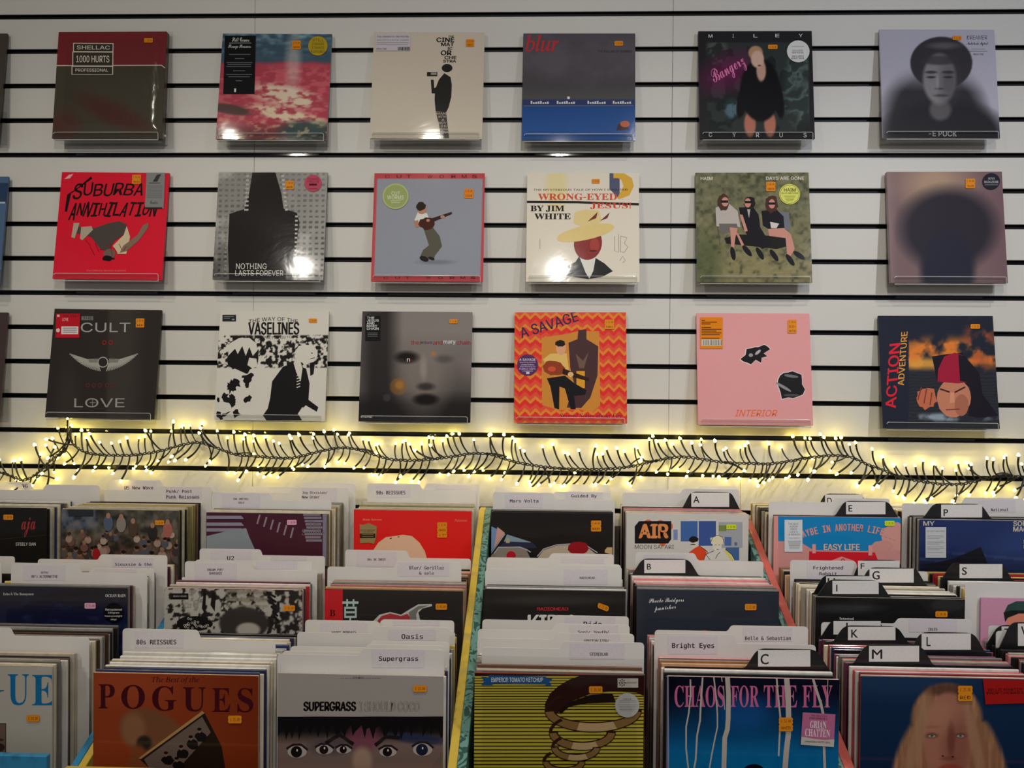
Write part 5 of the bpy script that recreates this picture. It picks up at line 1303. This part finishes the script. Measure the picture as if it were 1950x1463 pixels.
a_.price(912, 690, 1040, 752, ('£ 23.00',)); s.front((158, 150, 142))
divider(s, None, 528, 846, 1249, 1234.8, 'R', 687, (708, 1237, 808, 1272), [('Supergrass', 721.4, 1250, 796.5, 1261.5)], 'white divider with right tab first behind the painted eyes record')
divider(s, None, 538, 848, 1243, 1227.5, 'R', 695, None, (), 'blank white divider second behind the painted eyes record')
divider(s, None, 553, 856, 1233.8, 1220.4, 'R', 704, None, (), 'blank white divider third behind the painted eyes record')
divider(s, None, 566, 856, 1207, 1193, 'R', 712, (739.5, 1199, 830, 1220), [('Oasis', 764.5, 1207.5, 805.7, 1217.4)], 'white divider fourth behind the painted eyes record, reading one short name')
divider(s, None, 581, 866.7, 1200, 1183.5, 'L', 724, (609, 1186, 700, 1208), [('HAPPY MONDAYS', 631.8, 1202, 678, 1206.7)], 'white divider with left tab behind the painted eyes record')
divider(s, None, 585, 865, 1192, 1179.8, 'R', 724, (749, 1183, 837, 1192), [], 'rearmost white divider behind the painted eyes record')
s.fill(23)
s = Stack('F', 904, 1280, 'yellow and black striped record in a clear bag with bronze loops', (900, 1163), pal='cream white black brown grey'.split())
a_ = s.art; a_.bg((158, 144, 46)); a_.R(0, 545, 1620, 600, (40, 18, 20)); a_.R(0, 540, 1620, 578, (206, 86, 66))
y = 600.0
while y < 2000: a_.R(0, y, 1620, y+(8 if y < 900 else 10), (32, 22, 18)); y += 34 if y > 900 else 24
a_.P([(900, 640), (1010, 600), (1620, 590), (1620, 790), (1520, 760), (1300, 745), (1100, 770), (900, 850), (780, 960), (760, 1030), (690, 960), (672, 870), (720, 770), (800, 700)], (38, 20, 18)); a_.P([(820, 960), (900, 890), (1060, 860), (1330, 850), (1300, 770), (1100, 780), (900, 850), (800, 930)], (26, 18, 16))
for (cx, cy, rx, ry, w_) in ((1120, 930, 450, 200, 84), (1020, 1130, 310, 170, 72), (960, 1270, 230, 130, 60), (850, 1400, 200, 120, 56)):
    a_.ring(cx, cy, rx, ry, w_+14, (44, 24, 20), -4, 184, 0, 30); a_.ring(cx, cy-4, rx-6, ry-6, w_-8, (112, 84, 48), 4, 176, 0, 30); a_.ring(cx, cy-4, rx-6, ry-6, w_-8, (158, 134, 96), 60, 110, 0, 14)
    a_.ring(cx, cy, rx, ry, 30, (44, 24, 20), 180, 230, 0, 12)
a_.P([(80, 612), (150, 620), (150, 600), (685, 612), (685, 630), (745, 632), (715, 664), (740, 700), (680, 696), (680, 682), (190, 672), (185, 690), (80, 690), (110, 654)], (22, 66, 112)); a_.T('EMPEROR TOMATO KETCHUP', 175, 620, 656, 662, (186, 186, 182), 'i', .02)
k = a_.sticker('hype_sticker'); k.R(1346, 625, 1536, 711, (156, 150, 140))
for i in range(8):
    t = i*math.pi/4; k.E(1388+26*math.cos(t), 667+28*math.sin(t), 6, 7, INK)
k.E(1388, 667, 12, 13, INK); k.E(1388, 667, 6, 7, (156, 150, 140)); k.R(1420, 664, 1524, 670, (90, 88, 84))
k = a_.sticker(); k.E(1435, 875, 113, 113, (152, 150, 146)); k.T('STEREOLAB', 1392, 812, 1474, 824, (40, 40, 40), 'i', .02)
for i in range(7): k.R(1350+abs(i-2)*5, 830+i*14+(10 if i > 1 else 0), 1520-abs(i-2)*5, 833+i*14+(10 if i > 1 else 0), (104, 104, 102))
a_.price(1080, 698, 1208, 764, ('£ 28.00',)); s.front((44, 30, 28), bag=(.003, .006, .030, .002))
divider(s, None, 917.4, 1226.6, 1236, 1221.5, 'R', 1070, (1085.6, 1226, 1189, 1256), [('STEREOLAB', 1123, 1243, 1157.6, 1249)], 'white divider first behind the yellow striped record')
divider(s, None, 909, 1207.7, 1218.4, 1205, 'R', 1057, (1086, 1208, 1180.4, 1236), [('SPRITUALIZED/', 1112, 1218, 1160, 1223.5)], 'white divider second behind the yellow striped record')
divider(s, None, 910, 1199, 1201, 1187.6, 'R', 1054, (1084, 1191, 1177, 1217), [('Sonic Youth/', 1100.6, 1201, 1160, 1207.5)], 'white divider third behind the yellow striped record')
divider(s, None, 918.5, 1197.4, 1182.5, 1172, 'R', 1052, (1075, 1175, 1172, 1200), [('Ride', 1111, 1183.5, 1146, 1195)], 'white divider fourth behind the yellow striped record')
s.fill(24)
s = Stack('F', 1271, 1288, 'dark blue record with tall pink capitals and white drips', (1200, 1163), pal='pink tan white black white cream pink'.split())
a_ = s.art
def f(X, Y):
    n = vnoise(X*1.5, Y*.6, 110, 99, 3); im = np.zeros(X.shape+(3,))+(16, 17, 30); im = mixc(im, st(Y, 760, 1300), (12, 78, 124)); im = mixc(im, st(Y, 1150, 1600)*(.3+n*.7)*.5, (30, 130, 160)); im = mixc(im, sm(X, Y, 1060, 950, 260, 160, 1)*.6, (24, 76, 138)); im = mixc(im, st(520-X, 0, 160)*st(1100-Y, 0, 400)*.8, (12, 14, 24)); return im
a_.bg(f, 110); a_.R(240, 575, 338, 1200, (142, 20, 28)); a_.R(240, 1180, 338, 1290, (50, 40, 66)); a_.R(240, 1290, 338, 3000, (142, 20, 28)); a_.R(338, 590, 356, 3000, (120, 120, 140))
PKC = (166, 84, 118)
for t, x0, x1 in (('CHAOS', 412, 876), ('FOR', 938, 1198), ('THE', 1243, 1550), ('FLY', 1600, 1878)): a_.T(t, x0, 695, x1, 898, PKC, 'R')
DR = (156, 146, 136)
for p, w_ in (([(905, 610), (915, 780), (912, 1000), (905, 1100), (880, 1180), (872, 1460), (860, 1700)], 44), ([(1455, 620), (1465, 760), (1472, 960), (1470, 1150), (1452, 1300), (1440, 1460), (1440, 1700)], 50), ([(778, 610), (800, 800), (812, 960), (812, 1080), (790, 1180), (760, 1330), (738, 1460)], 13), ([(1362, 620), (1372, 760), (1385, 880), (1395, 980), (1390, 1150), (1380, 1350)], 16), ([(1700, 620), (1730, 740), (1770, 860), (1790, 950), (1800, 1260), (1815, 1700)], 24), ([(560, 640), (562, 780), (545, 950), (520, 1080), (520, 1280), (540, 1460)], 14), ([(674, 620), (655, 900), (650, 1020), (622, 1160), (610, 1380), (595, 1460)], 16), ([(1835, 640), (1830, 900)], 6), ([(850, 600), (856, 660)], 8), ([(870, 700), (878, 920)], 6)): a_.L(p, w_, DR)
a_.price(1378, 988, 1510, 1116, ('£ 22.00', 'WHITE')); a_.E(1150, 1490, 100, 66, (18, 18, 22))
k = a_.sticker(); k.P([(1600, 940), (1902, 958), (1886, 1262), (1582, 1240)], (156, 88, 118)); k.P([(1590, 1165), (1700, 1185), (1800, 1196), (1892, 1190), (1886, 1262), (1582, 1240)], (166, 160, 152)); k.T('GRIAN', 1668, 1020, 1818, 1090, (196, 188, 186), 'R', 0, 3); k.T('CHATTEN', 1622, 1096, 1852, 1166, (196, 188, 186), 'R', 0, 3)
k.T('The debut from', 1676, 964, 1826, 980, (60, 34, 48), 'i', .01, 3); k.T('FONTAINES D.C.', 1662, 988, 1832, 1006, (60, 34, 48), 'i', .03, 3); k.T('Limited Edition WHITE VINYL', 1616, 1206, 1856, 1222, (40, 38, 38), 'i', .01, 3)
s.front((160, 130, 130))
letter_divider(s, 1419.5, 1579.5, 1236.4, 1273.8, (1443.5, 1543), 'C', (1448, 1245.5, 1463.6, 1265.6), 'black letter divider C')
divider(s, None, 1246, 1553.8, 1226, 1209, 'L', 1400, (1271.8, 1212, 1366, 1246), [('Bright Eyes', 1279.6, 1224.5, 1360, 1237)], 'white divider with left tab behind letter C')
divider(s, None, 1246.8, 1539, 1203, 1191.3, 'R', 1389, (1415, 1195, 1508.7, 1222), [('Belle & Sebastian', 1418.5, 1211.8, 1505.6, 1219.4)], 'white divider with right tab rearmost behind letter C')
s.fill(25)
s = Stack('F', 1640, 1288, 'blue record with a portrait of a person with long fair hair', (1550, 1163), pal='plum white grey navy black cream red'.split())
a_ = s.art
def f(X, Y):
    n = vnoise(X*2.4, Y*.25, 70, 103, 3)
    im = np.zeros(X.shape+(3,))+(20, 38, 62); im = mixc(im, sm(X, Y, 800, 640, 700, 160, 1)*.5, (36, 56, 84)); im = mixc(im, st(Y, 1000, 1500)*.3, (12, 24, 44))
    hm = np.maximum(sm(X, Y, 1235, 1010, 330, 330, .12), st(Y, 1000, 1040)*sm(X, Y, 1260, 1800, 560, 960, .08)); im = mixc(im, hm, (120, 84, 60)); im = mixc(im, hm*st(n, .4, .8), (150, 112, 82)); im = mixc(im, sm(X, Y, 1235, 740, 190, 60, .7)*.8, (70, 46, 40))
    im = mixc(im, sm(X, Y, 1250, 1180, 235, 420, .1), (138, 92, 74)); im = mixc(im, sm(X, Y, 1330, 1260, 130, 260, .9)*.5, (100, 58, 48)); im = mixc(im, sm(X, Y, 1170, 980, 150, 150, 1)*.4, (158, 112, 90))
    im = mixc(im, sm(X, Y, 1275, 1200, 36, 150, .8)*.6, (84, 46, 38))
    for x in (1095, 1365): im = mixc(im, sm(X, Y, x, 1160, 64, 26, .5)*.8, (96, 60, 50)); im = mixc(im, sm(X, Y, x, 1080, 90, 14, .8)*.35, (110, 76, 58))
    im = mixc(im, sm(X, Y, 1270, 1470, 110, 46, .4)*.8, (128, 52, 44)); im = mixc(im, sm(X, Y, 1250, 1375, 74, 20, .8)*.5, (90, 50, 42))
    im = mixc(im, sm(X, Y, 960, 1200, 60, 420, .6, 14)*.7, (140, 108, 80)); im = mixc(im, sm(X, Y, 1500, 1240, 50, 420, .6, -12)*.7, (140, 106, 80)); return im
a_.bg(f, 150)
for x in (1097, 1362): a_.E(x, 1162, 34, 15, (140, 124, 112)); a_.E(x, 1160, 15, 15, (82, 88, 74)); a_.E(x, 1160, 6, 6, (26, 24, 24)); a_.L([(x-38, 1158), (x, 1142), (x+38, 1158)], 6, (70, 42, 36))
a_.E(1198, 1348, 12, 7, (60, 30, 28)); a_.E(1290, 1356, 12, 7, (52, 26, 24))
a_.price(1332, 694, 1470, 838, ('£ 25.00', 'RED'))
k = a_.sticker(); k.P([(1566, 634), (1942, 624), (1958, 856), (1588, 866)], (140, 26, 24)); k.T('BILLIE MARTEN', 1612, 716, 1925, 742, (60, 16, 18), 'i', .04, -1); k.T('DROP CHERRIES', 1600, 748, 1940, 772, (60, 16, 18), 'i', .04, -1)
s.front((96, 60, 60))
letter_divider(s, 1626, 1777.7, 1228.6, 1265, (1654.6, 1750), 'M', (1660, 1237, 1680, 1255), 'black letter divider M')
letter_divider(s, 1732.6, 1877, 1205, 1242, (1754.7, 1848.5), 'L', (1764, 1213, 1772, 1230.7), 'black letter divider L')
letter_divider(s, 1587, 1730.5, 1192.3, 1223.5, (1614.6, 1705), 'K', (1620.8, 1199, 1633.7, 1214.7), 'black letter divider K')
letter_divider(s, 1565, 1693.6, 1181.5, None, (1587, 1677), 'J', (1608, 1186, 1614, 1200), 'black letter divider J behind letter K', d=1.625)
divider(s, 1.64, 1564, 1850.5, 1188, 1177.4, 'R', 1707, (1731, 1179, 1822, 1204), [('IDLES', 1767.4, 1196, 1785, 1201.4)], 'white divider with right tab behind letters K and L')
s.fill(26)
s = Stack('F', 1994, 1290, 'record at the right edge of the front row', None, pal='black red pink white cream black grey'.split())
s.dmin = s.d0+.07
letter_divider(s, 1904, 2050, 1186, 1233, (1938, 2030), 'W', (1944, 1193, 1966, 1210), 'black letter divider W at the right edge', d=1.575)
letter_divider(s, 1881, 2020, 1191.7, None, (1907, 1998), 'T', (1912, 1197, 1924, 1212), 'black letter divider behind letter W', d=1.60)
divider(s, 1.61, 1882, 2160, 1206, 1194.5, 'L', 1990, None, (), 'white divider behind letter W')
divider(s, 1.586, 1896.7, 2176, 1218, 1204.6, 'L', 2010, None, (), 'white divider between the two rightmost letter dividers')
s.look = 'stack at the right edge of the front row'
s.fill(27)

# ---- the filed records behind the front ones: 290 nearest ones each a thing, the rest one pile
order = {'F': 0, 'M': 1, 'B': 2}
for t_ in THIN:
    t_['d'] = min(t_['d'], 2.142)
THIN.sort(key=lambda q: (order[q['row']], q['d'] if q['row'] != 'F' else 0))
NMAX = 290
thin_me = {}
def thin_mesh(h, t):
    if (h, t) not in thin_me:
        thin_me[(h, t)] = bevelled(0, .315, 0, t, 0, h, .001, 'filed_sleeve', M_card)
    return thin_me[(h, t)]
rest_v, rest_f, rest_c = [], [], []
for k, q in enumerate(THIN):
    c = COLN[q['c']]
    rr = random.Random(k*13+5); jit = rr.uniform(.75, 1.15)
    col = alb(np.clip(np.array(c)*jit, 0, 225))
    z0 = q['z']-.315
    if k < NMAX:
        o = link('filed_record', thin_mesh(q['h'], q['t'])); o.location = (q['x'], YD(q['d']), z0); o.rotation_euler = (0, 0, q['rz'])
        o.color = (*col, 1)
        lk = q['look']
        for cut in (', middle row', ', back row', ', bottom left corner', ', far left of the back row'): lk = lk.replace(cut, '')
        lk = ' '.join(lk.split()[:9])
        while lk.split()[-1] in ('a', 'with', 'and', 'the', 'in', 'of', 'at', 'by', 'its', 'small', 'large', 'dark'): lk = ' '.join(lk.split()[:-1])
        tag(o, '%s record edge, %s behind the %s' % (q['c'], ORD[min(q['i'], 34)], lk), 'record', 'records filed edge-on in the bins')
    else:
        v, f_ = boxv(q['x'], q['x']+.315, YD(q['d']), YD(q['d'])+q['t'], z0, z0+q['h'])
        o_ = len(rest_v); rest_v += v; rest_f += [tuple(i+o_ for i in g) for g in f_]; rest_c += [tuple(col)+(1,)]*8
if rest_v:
    me = pydata('filed_records', rest_v, rest_f, M_stuffcard)
    ca_ = me.color_attributes.new('Col', 'FLOAT_COLOR', 'POINT'); ca_.data.foreach_set('color', np.array(rest_c).ravel())
    bm = bmesh.new(); bm.from_mesh(me); bmesh.ops.recalc_face_normals(bm, faces=bm.faces); bm.to_mesh(me); bm.free()
    tag(link('filed_records', me), 'mixed record sleeves packed on edge in the back rows of the bins', 'records', None, 'stuff')

# ------------------------------------------------------------------ string of warm lights
PATH = [(-30, 902), (0, 900), (25, 908), (48, 914), (75, 898), (95, 878), (120, 856), (131, 826), (140, 846), (162, 861), (190, 866), (215, 867), (250, 867), (300, 860), (345, 848), (378, 843), (410, 852), (450, 866), (490, 869), (520, 872), (560, 872), (600, 862), (640, 854), (670, 854), (700, 862), (740, 874), (780, 877), (820, 875), (860, 870), (900, 864), (935, 866), (970, 877), (1000, 884), (1050, 891), (1100, 894), (1150, 894), (1200, 889), (1240, 880), (1280, 872), (1310, 871), (1350, 877), (1390, 882), (1430, 883), (1460, 884), (1490, 881), (1530, 874), (1560, 870), (1590, 868), (1620, 871), (1650, 884), (1690, 899), (1720, 911), (1760, 918), (1800, 923), (1840, 921), (1880, 911), (1905, 907), (1940, 908), (1985, 914)]
P3 = [at(x, y, DIST-.034) for x, y in PATH]
dense, acc = [], 0
for i in range(len(P3)-1):
    p0, p1, p2, p3 = P3[max(i-1, 0)], P3[i], P3[i+1], P3[min(i+2, len(P3)-1)]
    for k in range(6):
        t = k/6
        dense.append(.5*((2*p1)+(-p0+p2)*t+(2*p0-5*p1+4*p2-p3)*t*t+(-p0+3*p1-3*p2+p3)*t**3))
dense.append(P3[-1])
root = link('string_lights', None); root.location = (0, -.034, P3[0].z); tag(root, 'warm string lights on black wire draped along the lower slatwall', 'string lights')
RT = Vector(root.location)
L_ = [0.0]
for i in range(1, len(dense)): L_.append(L_[-1]+(dense[i]-dense[i-1]).length)
def at_len(s_):
    j = min(max(int(np.searchsorted(L_, s_))-1, 0), len(dense)-2)
    f_ = (s_-L_[j])/max(L_[j+1]-L_[j], 1e-6); return dense[j].lerp(dense[j+1], f_)
tubes = []
for ph in (0, math.pi):
    pts = []; n = int(L_[-1]/.0035)
    for i in range(n+1):
        s_ = L_[-1]*i/n; p = at_len(s_); an = s_*2*math.pi/.026+ph
        pts.append(p-RT+Vector((0, .003*math.cos(an), .0032*math.sin(an))))
    tubes.append(tube(pts, .0017, 5))
link('cable', pydata('cable', *merge(tubes), M_wire, True), None, root)
rr = random.Random(21)
LEADS = []
for k in range(10):
    ln_ = .041+.0024*k; bend = rr.uniform(-.35, .35)
    pts, tipd = [], None
    for i in range(9):
        t = i/8; ang = .55*(1-t)**2+bend*(t-.5)*.5
        pts.append(Vector((ln_*(t*math.sin(0)+.30*(t*t-t)*(1+bend)), .002*math.sin(t*3), ln_*t)))
    rads = [.0019+.0008*(i/8) for i in range(9)]
    v, f_ = tube(pts, .0013, 5, True, rads)
    LEADS.append((pydata('lead', v, f_, M_wire, True), pts[-1]))
bm = bmesh.new(); bmesh.ops.create_uvsphere(bm, u_segments=8, v_segments=6, radius=.0037)
for v in bm.verts:
    if v.co.z > 0: v.co.z *= 1.5; v.co.x *= .85; v.co.y *= .85
bulb_me = bpy.data.meshes.new('bulb'); bm.to_mesh(bulb_me); bm.free(); bulb_me.materials.append(M_bulb)
for p_ in bulb_me.polygons: p_.use_smooth = True
nb = 298
for k in range(nb):
    s_ = L_[-1]*(k+.5)/nb+rr.uniform(-.003, .003); s_ = min(max(s_, 0), L_[-1]-.001)
    p = at_len(s_); tg = (at_len(min(s_+.01, L_[-1]))-p).normalized()
    upw = k % 2 == 0
    lean = rr.gauss(24, 9) if upw else rr.gauss(30, 10)
    ang = -lean if upw else 180+lean           # rotation about Y: 0 = up, negative = towards the left
    if rr.random() < .07: ang = rr.uniform(-170, 170)
    me, tip = LEADS[rr.randrange(10)]
    o = link('lead', me, None, root)
    out = rr.uniform(-30, 26)
    m_ = Matrix.Rotation(math.radians(ang), 4, 'Y') @ Matrix.Rotation(math.radians(out), 4, 'X') @ Matrix.Scale(rr.uniform(.85, 1.2), 4)
    o.matrix_local = Matrix.Translation(p-RT) @ m_
    b_ = link('bulb', bulb_me, None, o); b_.location = tip+Vector((0, 0, .003))

# clear hooks that carry the lights, and the plug of the cable
for (x, y, lab) in ((131, 822, 'clear wall hook at the left sag of the string lights'), (376, 838, 'clear wall hook under the black and white record'), (640, 848, 'clear wall hook below the gap beside the smoky portrait'),
                    (905, 862, 'clear wall hook below the right edge of the smoky portrait'), (1272, 870, 'clear wall hook left of the plain pink record'), (1600, 862, 'clear wall hook right of the plain pink record'), (1925, 900, 'clear wall hook at the right end of the string lights')):
    p = at(x, y, DIST); r_ = link('wall_hook', None); r_.location = p; tag(r_, lab, 'hook', 'clear wall hooks')
    pts = rounded([(-.010, -.022), (.010, -.022), (.010, .022), (-.010, .022)], [.006]*4, 3)
    link('hook_plate', prism(pts, -.0025, -.0003, 'hook_plate', M_acryl), None, r_)
    link('hook_arm', pydata('hook_arm', *tube([(0, -.002, .006), (0, -.010, -.008), (0, -.024, -.012), (0, -.036, -.008), (0, -.042, .004)], .0016, 8), M_acryl, True), None, r_)
p = at(1912, 906, DIST-.03)
v, f_ = tube([(-.024, 0, -.001), (-.018, 0, .001), (-.004, 0, .003), (.010, 0, .002), (.022, 0, 0)], .006, 10, True, [.002, .0055, .007, .0055, .002])
o = link('cable_plug', pydata('cable_plug', v, f_, M_wire, True)); o.location = p; tag(o, 'black moulded plug at the right end of the string lights', 'plug')
